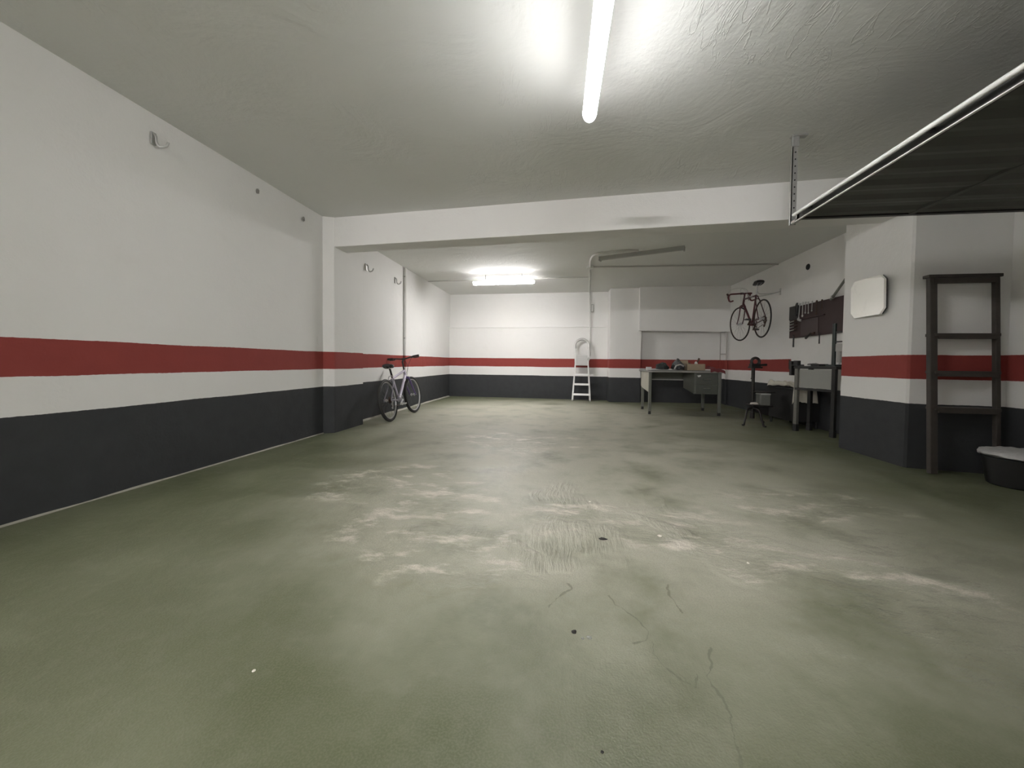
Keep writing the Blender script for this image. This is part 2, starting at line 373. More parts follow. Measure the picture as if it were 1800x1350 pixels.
# unseen wall behind the camera, its jambs added to cut the lane lamp's light
b = newbm(); bx(b, 0.15, 4.1, -0.75, -0.55, 0, CZ); struct('wall_front_added', b, M_WALL)
b = newbm(); bx(b, -3.3, -2.50, -0.75, -0.55, 0, CZ); struct('wall_front_added', b, M_WALL)
b = newbm(); bx(b, 0.15, 0.30, -7.0, -0.75, 0, CZ); struct('wall_right', b, M_WALL)  # side wall of the made-up lane that holds the fill lamp
b = newbm(); bx(b, -3.3, 0.85, -7.1, -7.0, 0, CZ); struct('wall_front_added', b, M_WALL)  # end wall of the made-up lane
# rough screed fillets at the foot of the left walls and a plaster roll under the ceiling
M_SCREED = simple('pale_screed', (0.36, 0.355, 0.30), 0.9, var=0.2, scale=25)
def fillet(name, x, y0, y1, w, h, seed):
    bm = newbm(); n = int((y1-y0)/0.06); prev = None
    for i in range(n+1):
        y = y0+(y1-y0)*i/n; q = noise.noise(Vector((seed, y*3.1, 0))); ww = w*(1+0.6*q); hh = h*(1+0.5*q)
        r_ = [bm.verts.new((x-0.02, y, -0.01)), bm.verts.new((x-0.02, y, hh)), bm.verts.new((x+0.004, y, hh)), bm.verts.new((x+ww*0.5, y, hh*0.35)), bm.verts.new((x+ww, y, -0.01))]
        if prev:
            for a in range(4): bm.faces.new((prev[a], prev[a+1], r_[a+1], r_[a]))
        prev = r_
    struct(name, bm, M_SCREED, smooth=True)
fillet('baseboard_left', xA, -1.0, 4.6, 0.020, 0.010, 1)
fillet('baseboard_left', xB, 5.37, 10.2, 0.045, 0.022, 5)

# ------------------------------------------------------------------ lamps and conduits
M_WPLASTIC = simple('white_plastic', (0.72, 0.72, 0.70), 0.45, var=0.04)
M_GREYPL = simple('grey_plastic', (0.42, 0.42, 0.40), 0.5, var=0.06)
M_CONDUIT = simple('painted_conduit', (0.60, 0.595, 0.57), 0.5, var=0.05)
M_GALV = simple('galvanised_steel', (0.50, 0.50, 0.49), 0.42, 0.7, var=0.15, scale=60)
M_DARK = simple('black_plastic', (0.018, 0.018, 0.018), 0.45, var=0.2)
def lamp(name, label, loc, rz, length, w, h, mat, drop=0.0, tray=0.40, ends=None):
    t = thing(name, label, 'lamp', loc, (0, 0, rz))
    for x in ((-0.3*length, 0.3*length) if drop else ()):
        q = newbm(); tube(q, [(x, 0, 0), (x, 0, drop)], 0.007, 8); obj('added_hanger_rod', q, M_GALV, t, smooth=True)  # added rods lower the lit lamps to soften their ceiling glow
    q = newbm(); bx(q, -length/2, length/2, -w*0.40, w*0.40, -h*0.45, 0)
    if tray > 0.5: bx(q, -length/2, length/2, -w*tray, w*tray, -h*0.40, -h*0.36); obj('housing', q, M_WPLASTIC, t, bevel=0.004)
    q = newbm(); n = 10; pts = []
    for i in range(n+1):
        a = PI*i/n; pts.append((-length/2+0.012, math.cos(a)*w/2, -h*0.44-math.sin(a)*h*0.56))
    prism(q, pts, (length-0.024, 0, 0)); obj('diffuser', q, mat, t, smooth=True)
    for s in (-1, 1):
        q = newbm(); pts = [(s*(length/2-0.012), math.cos(PI*i/n)*w*0.51, -h*0.43-math.sin(PI*i/n)*h*0.57) for i in range(n+1)]
        prism(q, pts, (s*0.014, 0, 0)); obj('end_cap', q, ends or M_WPLASTIC, t, smooth=True)
    return t
lamp('ceiling_lamp', 'lit white tube lamp hung below the ceiling in front of the beam', (0.145, 2.10, CZ-0.16), R(91.0), 0.98, 0.090, 0.115, emit('near_tube_light', NEAR_COL, NEAR_LAMP, 0.02), 0.16, 0.40, emit('near_tube_end', NEAR_COL, 40))
lamp('ceiling_lamp', 'lit tube lamp beyond the beam, above the back wall', (-1.30, 8.03, CZ-0.09), R(-3.0), 1.30, 0.105, 0.115, emit('far_tube_light', FAR_COL, FAR_LAMP, 0.012), 0.09, 0.40, emit('far_tube_end', FAR_COL, 12))
lamp('ceiling_lamp', 'lit tube lamp over the access lane at the photographer\'s back', (-1.9, -4.6, CZ), R(0), 1.2, 0.12, 0.125, emit('lane_fill_light', FAR_COL, LANE_FILL))  # extra lamp out of view, added to brighten the beam front
t = thing('lamp_batten', 'unlit grey lamp batten set askew on the ceiling beyond the beam', 'lamp', (1.20, 6.615, CZ), (0, 0, math.atan2(6.358-6.873, 1.823-0.574)))
q = newbm(); prism(q, [(-0.67, -0.045, 0), (-0.67, 0.045, 0), (-0.67, 0.028, -0.055), (-0.67, -0.028, -0.055)], (1.34, 0, 0)); obj('housing', q, simple('grey_enamel', (0.36, 0.36, 0.34), 0.5, var=0.05), t)
for s in (-1, 1):
    q = newbm(); bx(q, s*0.67-0.012, s*0.67+0.012, -0.047, 0.047, -0.07, 0); obj('end_cap', q, M_GREYPL, t, bevel=0.004)

def conduit(name, label, pts, r, n=5, clips=(), mat=None):
    o = tag(obj(name, tube(newbm(), smooth_path(pts, n), r, 8), mat or M_CONDUIT, smooth=True), label, 'pipe')
    for c, ax in clips:
        q = newbm(); bx(q, c[0]-(0.012 if ax != 'x' else 0.035), c[0]+(0.012 if ax != 'x' else 0.035), c[1]-(0.012 if ax != 'y' else 0.035), c[1]+(0.012 if ax != 'y' else 0.035), c[2]-0.012, c[2]+0.012)
        obj('clip', q, M_GREYPL, o)
    return o
cz = CZ-0.014
conduit('conduit', 'thin white conduit across the ceiling past the far lit lamp', [(-3.12, 8.52, cz), (-1.3, 8.43, cz), (0.47, 8.385, cz)], 0.010, 4)
yw = yb(0.63)
conduit('conduit', 'white conduit down the back wall behind the stepladder and along the ceiling', [(0.655, yw-0.012, 1.13), (0.645, yw-0.012, 1.6), (0.63, yw-0.012, 2.3), (0.62, yw+0.02, 2.70), (0.615, yw-0.02, cz-0.01), (0.60, yw-0.15, cz), (0.55, 9.2, cz), (0.505, 8.38, cz), (0.45, 7.58, cz)], 0.012, 4)
conduit('conduit', 'white conduit bending from the ceiling box to the unlit lamp batten', [(0.45, 7.44, cz), (0.43, 7.0, cz), (0.45, 6.74, cz), (0.52, 6.60, cz), (0.65, 6.54, cz), (0.98, 6.45, cz), (1.15, 6.50, cz)], 0.020, 5)
conduit('conduit', 'long grey conduit along the ceiling to the right wall', [(0.52, 7.505, cz), (2.0, 7.545, cz), (3.80, 7.59, cz)], 0.014, 4)
q = newbm(); bx(q, 0.39, 0.51, 7.44, 7.575, CZ-0.05, CZ-0.002); tag(obj('junction_box', q, M_WPLASTIC, bevel=0.006), 'small white junction box where the ceiling conduits meet', 'box')
q = newbm(); bx(q, 0.655, 0.715, yb(0.68)+0.004, yb(0.68)+0.05, 2.27, 2.47); o = tag(obj('switch_box', q, M_GREYPL, bevel=0.004), 'narrow upright box beside the conduit high on the back wall', 'box')
q = newbm(); bx(q, 0.665, 0.705, yb(0.68)-0.002, yb(0.68)+0.01, 2.29, 2.45); obj('cover', q, M_WPLASTIC, o)
conduit('conduit', 'upright grey pipe on the left wall behind the leaning bicycle', [(xB+0.03, 7.225, 2.77), (xB+0.03, 7.227, 1.7), (xB+0.03, 7.232, 0.5)], 0.026, 3, [((xB+0.03, 7.225, 2.6), 'y'), ((xB+0.03, 7.23, 1.4), 'y')], M_WALL)

# hooks on the left walls
def hook(label, loc, s):
    t = thing('wall_hook', label, 'hook', loc)
    q = newbm(); bx(q, -0.004, 0.008, -0.024*s, 0.024*s, -0.055*s, 0.06*s); obj('back_plate', q, M_GALV, t, bevel=0.003)
    q = newbm(); tube(q, smooth_path([(0.006, 0, 0.045*s), (0.03*s, 0, 0.02*s), (0.035*s, 0.005*s, -0.04*s), (0.055*s, 0.02*s, -0.068*s), (0.088*s, 0.045*s, -0.05*s), (0.10*s, 0.055*s, -0.01*s)], 5), 0.010*s, 8); obj('hook_arm', q, M_GALV, t, smooth=True)
    return t
M_GALV_W = M_CONDUIT
hook('steel hook high on the near left wall, before the pier', (xA+0.006, 2.547, 2.60), 0.8)
hook('small steel hook on the left wall just beyond the pier', (xB+0.006, 5.77, 2.43), 0.95)
hook('small steel hook on the left wall beside the grey pipe', (xB+0.006, 6.82, 2.445), 0.95)
for y, z, lab in ((3.543, 2.647, 'grey stub of a broken fixing on the left wall under the ceiling'), (4.233, 2.621, 'ragged grey plug in the left wall close to the pier')):
    q = newbm(); lump(q, (xA+0.004, y, z), (0.012, 0.022, 0.026), seed=int(y*10), amp=0.5, sub=2, flat=False); tag(obj('wall_plug', q, simple('crumbling_plaster', (0.30, 0.29, 0.27), 0.9, var=0.25)), lab, 'wall plug')
t = thing('wall_vent', 'round black vent hole high on the right wall above the tool board', 'vent', (xC-0.004, 6.74, 2.52))
q = newbm(); ring(q, (0, 0, 0), 0.040, 0.009, 'X', 24, 6); obj('rim', q, M_DARK, t, smooth=True)
q = newbm(); tube(q, [(-0.002, 0, 0), (0.004, 0, 0)], 0.038, 20); obj('opening', q, M_DARK, t)

# ------------------------------------------------------------------ bicycles (x forward, y left, z up; origin under the rear axle)
M_TYRE = simple('black_rubber', (0.020, 0.020, 0.019), 0.75, var=0.2)
M_ALLOY = simple('polished_alloy', (0.62, 0.62, 0.63), 0.3, 0.85, var=0.08)
M_CHROME = simple('dull_chrome', (0.55, 0.55, 0.55), 0.35, 0.9, var=0.1)
M_LILAC = simple('lilac_white_frame_paint', (0.60, 0.56, 0.68), 0.35, var=0.06)
M_PURPLE = simple('purple_frame_paint', (0.11, 0.075, 0.20), 0.35, var=0.15)
M_MAROON = simple('maroon_frame_paint', (0.065, 0.014, 0.020), 0.4, var=0.2)
M_MARTAPE = simple('dark_maroon_bar_tape', (0.10, 0.022, 0.024), 0.7, var=0.2)
M_RUST = simple('brown_rusty_metal', (0.075, 0.045, 0.032), 0.6, 0.5, var=0.3)
M_SPOKE = simple('dull_spokes', (0.16, 0.16, 0.16), 0.5, 0.6)
def wheel(parent, c, rad, tr, rim_mat, seed=0):
    q = newbm(); ring(q, (0, 0, 0), rad-tr*1.75, tr*0.55, 'Y', 48, 6, 1.15); w = obj('wheel_rim', q, rim_mat, parent, smooth=True, loc=c)
    q = newbm(); ring(q, (0, 0, 0), rad-tr, tr, 'Y', 48, 8); obj('tyre', q, M_TYRE, w, smooth=True)
    q = newbm(); tube(q, [(0, -0.045, 0), (0, 0.045, 0)], 0.017, 10); tube(q, [(0, -0.03, 0), (0, -0.026, 0)], 0.028, 10); tube(q, [(0, 0.026, 0), (0, 0.03, 0)], 0.028, 10); tube(q, [(0, -0.07, 0), (0, 0.07, 0)], 0.006, 6); obj('hub', q, M_ALLOY, w, smooth=True)
    q = newbm()
    for i in range(28):
        a = 2*PI*i/28+seed; s = 0.026 if i % 2 else -0.026; a2 = a+(0.5 if (i//2) % 2 else -0.5)
        tube(q, [(0.025*math.cos(a2), s, 0.025*math.sin(a2)), ((rad-tr*1.9)*math.cos(a), 0, (rad-tr*1.9)*math.sin(a))], 0.0009, 3, cap=False)
    o = obj('spokes', q, M_SPOKE, w); o['kind'] = 'stuff'
    return w
def bicycle(name, label, P):
    root = thing(name, label, 'bicycle'); r = P['r']; FA = Vector((P['wb'], 0, r)); RA = Vector((0, 0, r)); BB = Vector(P['bb'])
    ST, HT, HB = Vector(P['seat_lug']), Vector(P['head_top']), Vector(P['head_bot']); fm, dm = P['frame'], P['dark']
    wheel(root, RA, r, P['tyre'], P['rim'])
    q = newbm(); ro = P['rt']
    tube(q, [BB, ST], ro*0.95, 10); tube(q, [HT-(HT-HB)*0.15, ST-(ST-BB)*0.03], ro*0.95, 10); tube(q, [HB+(HT-HB)*0.2, BB], ro*1.15, 10); tube(q, [HB, HT], ro*1.2, 10)
    tube(q, [BB+Vector((0, -0.035, 0)), BB+Vector((0, 0.035, 0))], ro*1.35, 12)
    obj('frame', q, fm, root, smooth=True)
    q = newbm()
    for s in (-1, 1):
        tube(q, smooth_path([BB+Vector((-0.03, s*0.025, 0)), BB.lerp(RA, 0.4)+Vector((0, s*0.042, 0)), RA+Vector((0.01, s*0.062, 0))], 4), ro*0.55, 8)
        tube(q, smooth_path([ST+Vector((-0.005, s*0.02, -0.02)), ST.lerp(RA, 0.35)+Vector((0, s*0.038, 0)), RA+Vector((0.005, s*0.062, 0.01))], 4), ro*0.5, 8)
        box(q, RA+Vector((0, s*0.062, 0)), (0.04, 0.005, 0.045))
    obj('rear_triangle', q, P.get('rear', fm), root, smooth=True)
    # saddle and post
    SD = Vector(P['saddle']); d = (ST-BB).normalized()
    q = newbm(); tube(q, [ST-d*0.05, SD+Vector((0.0, 0, -0.045))], P['post_r'], 10); obj('seat_post', q, P['post'], root, smooth=True)
    q = newbm(); n = 12; rows = []
    for i in range(n+1):
        u = i/n; x = -0.125+0.26*u; wd = 0.078*(1-u)**0.75+0.022 if u > 0.15 else 0.06+0.035*(u/0.15); zt = 0.012*math.cos(u*PI*2)+0.012*(1-u)
        row = []
        for j in range(9):
            a = PI*j/8; row.append(q.verts.new(SD+Vector((x, wd*math.cos(a), zt+0.02*math.sin(a)**0.6-0.01))))
        for j in range(1, 8): row.append(q.verts.new(SD+Vector((x, -wd*0.9*math.cos(PI*j/8), zt-0.038+0.01*math.sin(PI*j/8)))))
        rows.append(row)
    for a, c in zip(rows, rows[1:]):
        for j in range(16): q.faces.new((a[j], a[(j+1) % 16], c[(j+1) % 16], c[j]))
    q.faces.new(rows[0]); q.faces.new(rows[-1][::-1]); sd = obj('saddle', q, M_DARK, root, smooth=True)
    q = newbm()
    for s in (-1, 1): tube(q, smooth_path([SD+Vector((-0.10, s*0.03, -0.02)), SD+Vector((-0.04, s*0.022, -0.045)), SD+Vector((0.04, s*0.02, -0.045)), SD+Vector((0.11, s*0.012, -0.015))], 4), 0.0035, 6)
    obj('saddle_rails', q, M_CHROME, sd, smooth=True)
    # drivetrain
    q = newbm(); cr = P['ring_r']; ring(q, (0, 0, 0), cr, 0.006, 'Y', 36, 6, 0.5); ring(q, (0, 0.012, 0), cr*0.78, 0.005, 'Y', 30, 6, 0.5)
    for i in range(5):
        a = 2*PI*i/5; tube(q, [(0, 0, 0), (cr*math.cos(a), 0, cr*math.sin(a))], 0.007, 6)
    ch = obj('chainring', q, P['metal'], root, smooth=True, loc=BB+Vector((0, -0.05, 0)))
    q = newbm(); ca = P['crank']; L = 0.17
    for s in (-1, 1):
        e = Vector((math.cos(ca)*L*s, 0, math.sin(ca)*L*s)); tube(q, [BB+Vector((0, -s*0.065, 0)), BB+e+Vector((0, -s*0.08, 0))], [0.014, 0.011], 8)
    tube(q, [BB+Vector((0, -0.075, 0)), BB+Vector((0, 0.075, 0))], 0.012, 8); cro = obj('crank', q, P['metal'], root, smooth=True)
    for s in (-1, 1):
        e = BB+Vector((math.cos(ca)*L*s, -s*0.13, math.sin(ca)*L*s)); q = newbm(); box(q, e, (0.085, 0.085, 0.024)); tube(q, [e, e+Vector((0, s*0.06, 0))], 0.006, 6); obj('pedal', q, P['pedal'], cro, bevel=0.006)
    q = newbm()
    for i in range(6): tube(q, [RA+Vector((0, -0.028-0.0045*i, 0)), RA+Vector((0, -0.0295-0.0045*i, 0))], 0.052-0.005*i, 20)
    obj('sprockets', q, M_RUST, root)
    q = newbm(); y = -0.045
    tube(q, [BB+Vector((-0.005, y, cr)), RA+Vector((0.0, y, 0.038))], 0.0045, 5); tube(q, [BB+Vector((-0.005, y, -cr)), RA+Vector((0.055, y, -0.10)), RA+Vector((0.02, y, -0.13)), RA+Vector((0.01, y, -0.09)), RA+Vector((0.035, y, -0.035))], 0.0045, 5); obj('chain', q, M_RUST, root)
    q = newbm(); tube(q, [RA+Vector((0.005, -0.07, -0.02)), RA+Vector((0.012, -0.06, -0.06)), RA+Vector((0.028, -0.05, -0.13))], [0.014, 0.012, 0.008], 8)
    for dz, dx in ((-0.065, 0.022), (-0.125, 0.028)): tube(q, [RA+Vector((dx, -0.05, dz)), RA+Vector((dx, -0.04, dz))], 0.022, 12)
    obj('derailleur', q, P['metal'], root, smooth=True)
    q = newbm(); bk = Vector((ST.x-0.06, 0, 2*r+0.01))
    for s in (-1, 1): tube(q, smooth_path([bk+Vector((0.02, 0, 0.035)), bk+Vector((0.0, s*0.035, 0.015)), bk+Vector((-0.02, s*0.034, -0.045))], 4), 0.008, 6)
    obj('rear_brake', q, P['metal'], root, smooth=True)
    # steered front end: coordinates relative to the head tube foot, axis along z'
    ax = (HT-HB).normalized(); rotm = Matrix.Translation(HB) @ Matrix.Rotation(P['steer'], 4, ax) @ Matrix.Translation(-HB)
    hub = FA; w = wheel(root, hub, r, P['tyre'], P['rim'], 0.3); w.matrix_local = rotm @ Matrix.Translation(hub)
    q = newbm(); crown = Vector((HB.x+0.012, 0, HB.z-0.035))
    for s in (-1, 1): tube(q, smooth_path([crown+Vector((0, s*0.048, 0)), crown.lerp(hub, 0.6)+Vector((-P['rake'], s*0.052, 0)), hub+Vector((0, s*0.055, 0))], 5), [P['fork_r']*(1-0.35*i/10) for i in range(11)], 8)
    tube(q, [crown+Vector((0, -0.055, 0)), crown+Vector((0, 0.055, 0))], P['fork_r']*1.1, 8); tube(q, [crown, HB], ro, 8)
    fk = obj('fork', q, P.get('forkmat', fm), root, smooth=True); fk.matrix_local = rotm
    q = newbm()
    for s in (-1, 1): tube(q, smooth_path([crown+Vector((0.035, 0, 0.03)), crown+Vector((0.035, s*0.04, 0.0)), crown+Vector((0.03, s*0.036, -0.06))], 4), 0.009, 6)
    box(q, crown+Vector((0.03, 0, 0.01)), (0.03, 0.03, 0.04)); o = obj('front_brake', q, P['brake'], root, smooth=True); o.matrix_local = rotm
    BC = Vector(P['bar']); q = newbm(); tube(q, [HT-ax*0.02, Vector(P['stem_top'])], 0.014, 8); tube(q, [Vector(P['stem_top'])-ax*0.01, BC], 0.016, 8); tube(q, [BC+Vector((0, -0.025, 0)), BC+Vector((0, 0.025, 0))], 0.020, 8)
    o = obj('stem', q, P['stem'], root, smooth=True); o.matrix_local = rotm
    if P['drop']:
        q = newbm()
        half = [(0, 0.0, 0), (0, 0.12, 0.0), (0.005, 0.185, 0.0), (0.035, 0.205, 0), (0.075, 0.21, -0.012), (0.10, 0.21, -0.05), (0.085, 0.21, -0.11), (0.04, 0.21, -0.14), (-0.045, 0.21, -0.14)]
        for s in (-1, 1): tube(q, smooth_path([BC+Vector((a, s*c, e)) for a, c, e in half], 4), 0.0145, 8)
        hb = obj('handlebar', q, P['tape'], root, smooth=True); hb.matrix_local = rotm
        for s in (-1, 1):
            q = newbm(); tube(q, smooth_path([BC+Vector((0.085, s*0.21, -0.02)), BC+Vector((0.125, s*0.21, 0.015)), BC+Vector((0.15, s*0.21, 0.02))], 4), [0.016]*7+[0.017, 0.012], 8); tube(q, smooth_path([BC+Vector((0.145, s*0.21, 0.01)), BC+Vector((0.14, s*0.205, -0.05)), BC+Vector((0.115, s*0.20, -0.125))], 4), 0.0065, 6)
            obj('brake_lever', q, P['lever'], hb, smooth=True)
        cab = [[BC+Vector((0.14, 0.21, 0.03)), BC+Vector((0.10, 0.15, 0.10)), BC+Vector((0.04, 0.0, 0.115)), BC+Vector((-0.12, -0.01, 0.02)), HT+Vector((-0.10, 0, 0.03))], [BC+Vector((0.14, -0.21, 0.03)), BC+Vector((0.09, -0.14, 0.095)), BC+Vector((0.03, 0.0, 0.09)), crown+Vector((0.05, 0, 0.05))]]
    else:
        q = newbm(); tube(q, smooth_path([BC+Vector((-0.045, -0.30, 0.028)), BC+Vector((-0.02, -0.17, 0.022)), BC, BC+Vector((-0.02, 0.17, 0.022)), BC+Vector((-0.045, 0.30, 0.028))], 4), 0.013, 8); hb = obj('handlebar', q, M_DARK, root, smooth=True); hb.matrix_local = rotm
        for s in (-1, 1):
            q = newbm(); tube(q, [BC+Vector((-0.045, s*0.31, 0.028)), BC+Vector((-0.025, s*0.19, 0.023))], 0.019, 8); obj('grip', q, M_TYRE, hb, smooth=True)
            q = newbm(); box(q, BC+Vector((0.0, s*0.165, 0.012)), (0.045, 0.03, 0.026)); tube(q, smooth_path([BC+Vector((0.015, s*0.17, 0.01)), BC+Vector((0.045, s*0.20, 0.0)), BC+Vector((0.03, s*0.285, 0.005))], 4), 0.0075, 6); obj('brake_lever', q, M_DARK, hb, smooth=True)
        cab = [[BC+Vector((0.01, 0.16, 0.01)), BC+Vector((0.12, 0.08, 0.01)), BC+Vector((0.13, 0.0, -0.12)), crown+Vector((0.045, 0, 0.05))], [BC+Vector((0.01, -0.16, 0.01)), BC+Vector((0.11, -0.09, 0.0)), BC+Vector((0.08, -0.03, -0.14)), HB+Vector((-0.06, -0.02, -0.02))]]
    q = newbm()
    for cpts in cab: tube(q, smooth_path(cpts, 6), 0.0028, 5)
    o = obj('brake_cables', q, P['cable'], root, smooth=True); o.matrix_local = rotm
    return root
MTB = dict(r=0.335, tyre=0.026, wb=1.10, bb=(0.435, 0, 0.295), seat_lug=(0.300, 0, 0.68), head_top=(0.862, 0, 0.805), head_bot=(0.902, 0, 0.69), saddle=(0.255, 0, 0.875), bar=(0.90, 0, 0.995), stem_top=(0.835, 0, 0.955),
           frame=M_LILAC, dark=M_DARK, rim=M_ALLOY, rt=0.019, post=M_DARK, post_r=0.016, ring_r=0.082, metal=M_ALLOY, crank=R(200), pedal=M_GREYPL, steer=R(-5), rake=0.0, fork_r=0.017, forkmat=M_PURPLE, brake=M_ALLOY, stem=M_DARK, drop=False, cable=M_DARK, rear=simple('grey_frame_paint', (0.22, 0.21, 0.25), 0.4))
bk = bicycle('bicycle', 'lilac and white mountain bicycle leaning on the left wall', MTB)
hd = Vector((-2.702+2.654, 6.649-5.587, 0)).normalized()
lean = R(9.0)
lft = Vector((-hd.y, hd.x, 0)); upv = (Vector((0, 0, 1))*math.cos(lean)+lft*math.sin(lean)); lf2 = upv.cross(hd)
bk.matrix_world = Matrix(((hd.x, lf2.x, upv.x, -2.672), (hd.y, lf2.y, upv.y, 5.675), (hd.z, lf2.z, upv.z, 0.003), (0, 0, 0, 1)))
ROAD = dict(r=0.338, tyre=0.0125, wb=0.985, bb=(0.415, 0, 0.272), seat_lug=(0.265, 0, 0.80), head_top=(0.80, 0, 0.82), head_bot=(0.842, 0, 0.705), saddle=(0.235, 0, 1.00), bar=(0.865, 0, 0.925), stem_top=(0.772, 0, 0.91),
            frame=M_MAROON, dark=M_DARK, rim=M_RUST, rt=0.016, post=M_CHROME, post_r=0.0135, ring_r=0.098, metal=M_RUST, crank=R(-28), pedal=M_DARK, steer=R(11), rake=0.018, fork_r=0.012, brake=M_RUST, stem=M_MAROON, drop=True, tape=M_MARTAPE, lever=M_RUST, cable=M_CHROME)
rb = bicycle('bicycle', 'old maroon racing bicycle with drop handlebars hung high on the right wall', ROAD)
hd = Vector((3.475-3.43, 8.32-7.37, 0)).normalized(); rb.location = (3.415, 7.29, 1.428); rb.rotation_euler = (0, 0, math.atan2(hd.y, hd.x))
t = thing('wall_bracket', 'thin steel bracket arm holding the racing bicycle off the right wall', 'bracket', (xC, 7.52, 2.27))
q = newbm(); bx(q, -0.010, 0.0, -0.025, 0.025, -0.06, 0.06); obj('wall_plate', q, M_CONDUIT, t, bevel=0.003)
for s in (-1, 1):
    q = newbm(); tube(q, smooth_path([(-0.006, s*0.02, 0.0), (-0.20, s*0.10, -0.045), (-0.42, s*0.16, -0.062), (-0.455, s*0.165, -0.02)], 4), 0.006, 8); obj('arm', q, M_GALV, t, smooth=True)

# ------------------------------------------------------------------ step ladder against the back wall
M_ALU = simple('pale_aluminium', (0.62, 0.62, 0.60), 0.38, 0.45, var=0.05)
t = thing('stepladder', 'white aluminium stepladder with hoop handle folded against the back wall', 'ladder', (0.425, 9.78, 0), (R(-9.5), 0, R(-2)))
H0 = 1.40
def rail_x(z): return 0.222-0.062*min(1, z/0.95) if z < 0.95 else 0.160+0.012*min(1, (z-0.95)/0.3)
for s in (-1, 1):
    q = newbm(); zs = [0, 0.5, 0.95, 1.25, 1.36]
    for a, c in zip(zs, zs[1:]):
        pa, pb = Vector((s*rail_x(a), 0, a)), Vector((s*rail_x(c), 0, c)); mid = (pa+pb)/2
        box(q, mid, (0.034, 0.05, (pb-pa).length+0.004), Matrix.Rotation(math.atan2(pb.x-pa.x, c-a), 3, 'Y'))
    obj('rail', q, M_ALU, t, bevel=0.004)
    q = newbm(); box(q, (s*0.222, 0, 0.012), (0.042, 0.062, 0.03)); obj('rubber_foot', q, M_GREYPL, t)
    q = newbm(); tube(q, [(s*0.20, 0.09, 0.02), (s*0.155, 0.06, 1.15)], 0.014, 8); obj('rear_leg', q, M_ALU, t, smooth=True)
hp = [(-0.172, 0, 1.34)]+[(-0.178*math.cos(PI*i/14), 0, 1.40+0.185*math.sin(PI*i/14)) for i in range(15)]+[(0.172, 0, 1.34)]
q = newbm(); tube(q, hp, 0.030, 10); obj('hoop_handle', q, M_ALU, t, smooth=True)
for z in (0.165, 0.42, 0.665):
    q = newbm(); x = rail_x(z); bx(q, -x, x, -0.075, 0.03, z-0.018, z+0.012)
    for k in range(4): bx(q, -x+0.01, x-0.01, -0.07+k*0.026, -0.062+k*0.026, z+0.011, z+0.016)
    bx(q, -x, x, -0.079, -0.073, z-0.034, z+0.012); obj('step', q, M_ALU, t)
q = newbm(); bx(q, -0.145, 0.145, -0.03, 0.015, 0.90, 1.165); bx(q, -0.12, 0.12, -0.034, -0.028, 0.92, 1.10); obj('folded_platform', q, simple('pale_grey_plastic', (0.50, 0.50, 0.485), 0.5, var=0.05), t, bevel=0.008)
q = newbm(); prism(q, [(0.13, -0.04, 1.055), (0.165, -0.04, 1.115), (0.205, -0.04, 1.06), (0.185, -0.04, 1.03), (0.15, -0.04, 1.03)], (0, 0.03, 0)); obj('latch', q, M_GREYPL, t)

# ------------------------------------------------------------------ grey steel desk and what lies on it
M_DESK = simple('grey_green_enamel', (0.135, 0.14, 0.12), 0.4, var=0.12, scale=8)
M_DESKL = simple('faded_beige_enamel', (0.42, 0.41, 0.35), 0.5, var=0.1, scale=8)
M_DTOP = simple('worn_grey_linoleum', (0.20, 0.205, 0.19), 0.35, var=0.18, scale=10)
M_STEEL = simple('bright_steel_strip', (0.55, 0.55, 0.53), 0.3, 0.8, var=0.1)
t = thing('desk', 'old grey steel office desk with two drawers by the back wall', 'desk', (1.60, 7.55, 0))
q = newbm(); bx(q, -0.04, 1.285, -0.05, 0.87, 0.795, 0.832); dt = obj('desk_top', q, M_DTOP, t, bevel=0.008)
q = newbm(); bx(q, -0.043, 1.288, -0.055, -0.048, 0.797, 0.822); obj('edge_strip', q, M_STEEL, dt)
for x, y in ((0.005, 0.0), (1.24, 0.0), (0.03, 0.80), (1.225, 0.80)):
    q = newbm(); prism(q, [(x-0.026, y-0.026, 0.796), (x+0.026, y-0.026, 0.796), (x+0.026, y+0.026, 0.796), (x-0.026, y+0.026, 0.796)], (0, 0, -0.74)); lg = obj('leg', q, M_DESK, t, bevel=0.006)
    q = newbm(); box(q, (x, y, 0.03), (0.044, 0.044, 0.06)); obj('foot_cap', q, M_DARK, lg)
q = newbm(); prism(q, [(-0.012, 0.02, 0.795), (-0.012, 0.78, 0.795), (-0.012, 0.78, 0.50), (-0.012, 0.70, 0.47), (-0.012, 0.06, 0.415), (-0.012, 0.02, 0.43)], (0.012, 0, 0)); o = obj('side_panel', q, M_DESKL, t); o['label'] = 'faded beige steel side panel'
q = newbm(); prism(q, [(1.24, 0.02, 0.795), (1.24, 0.78, 0.795), (1.24, 0.78, 0.47), (1.24, 0.02, 0.40)], (0.012, 0, 0)); obj('side_panel', q, M_DESK, t)
q = newbm(); bx(q, 0.03, 1.22, 0.79, 0.80, 0.635, 0.795); o = obj('back_panel', q, M_DESK, t)
q = newbm(); bx(q, 0.03, 0.86, 0.775, 0.80, 0.618, 0.636); obj('bottom_lip', q, M_STEEL, o)
q = newbm(); prism(q, [(0.795, 0.0, 0.40), (0.795, 0.0, 0.795), (0.795, 0.66, 0.795), (0.795, 0.66, 0.475)], (0.425, 0, 0)); obj('pedestal', q, M_DESK, t)
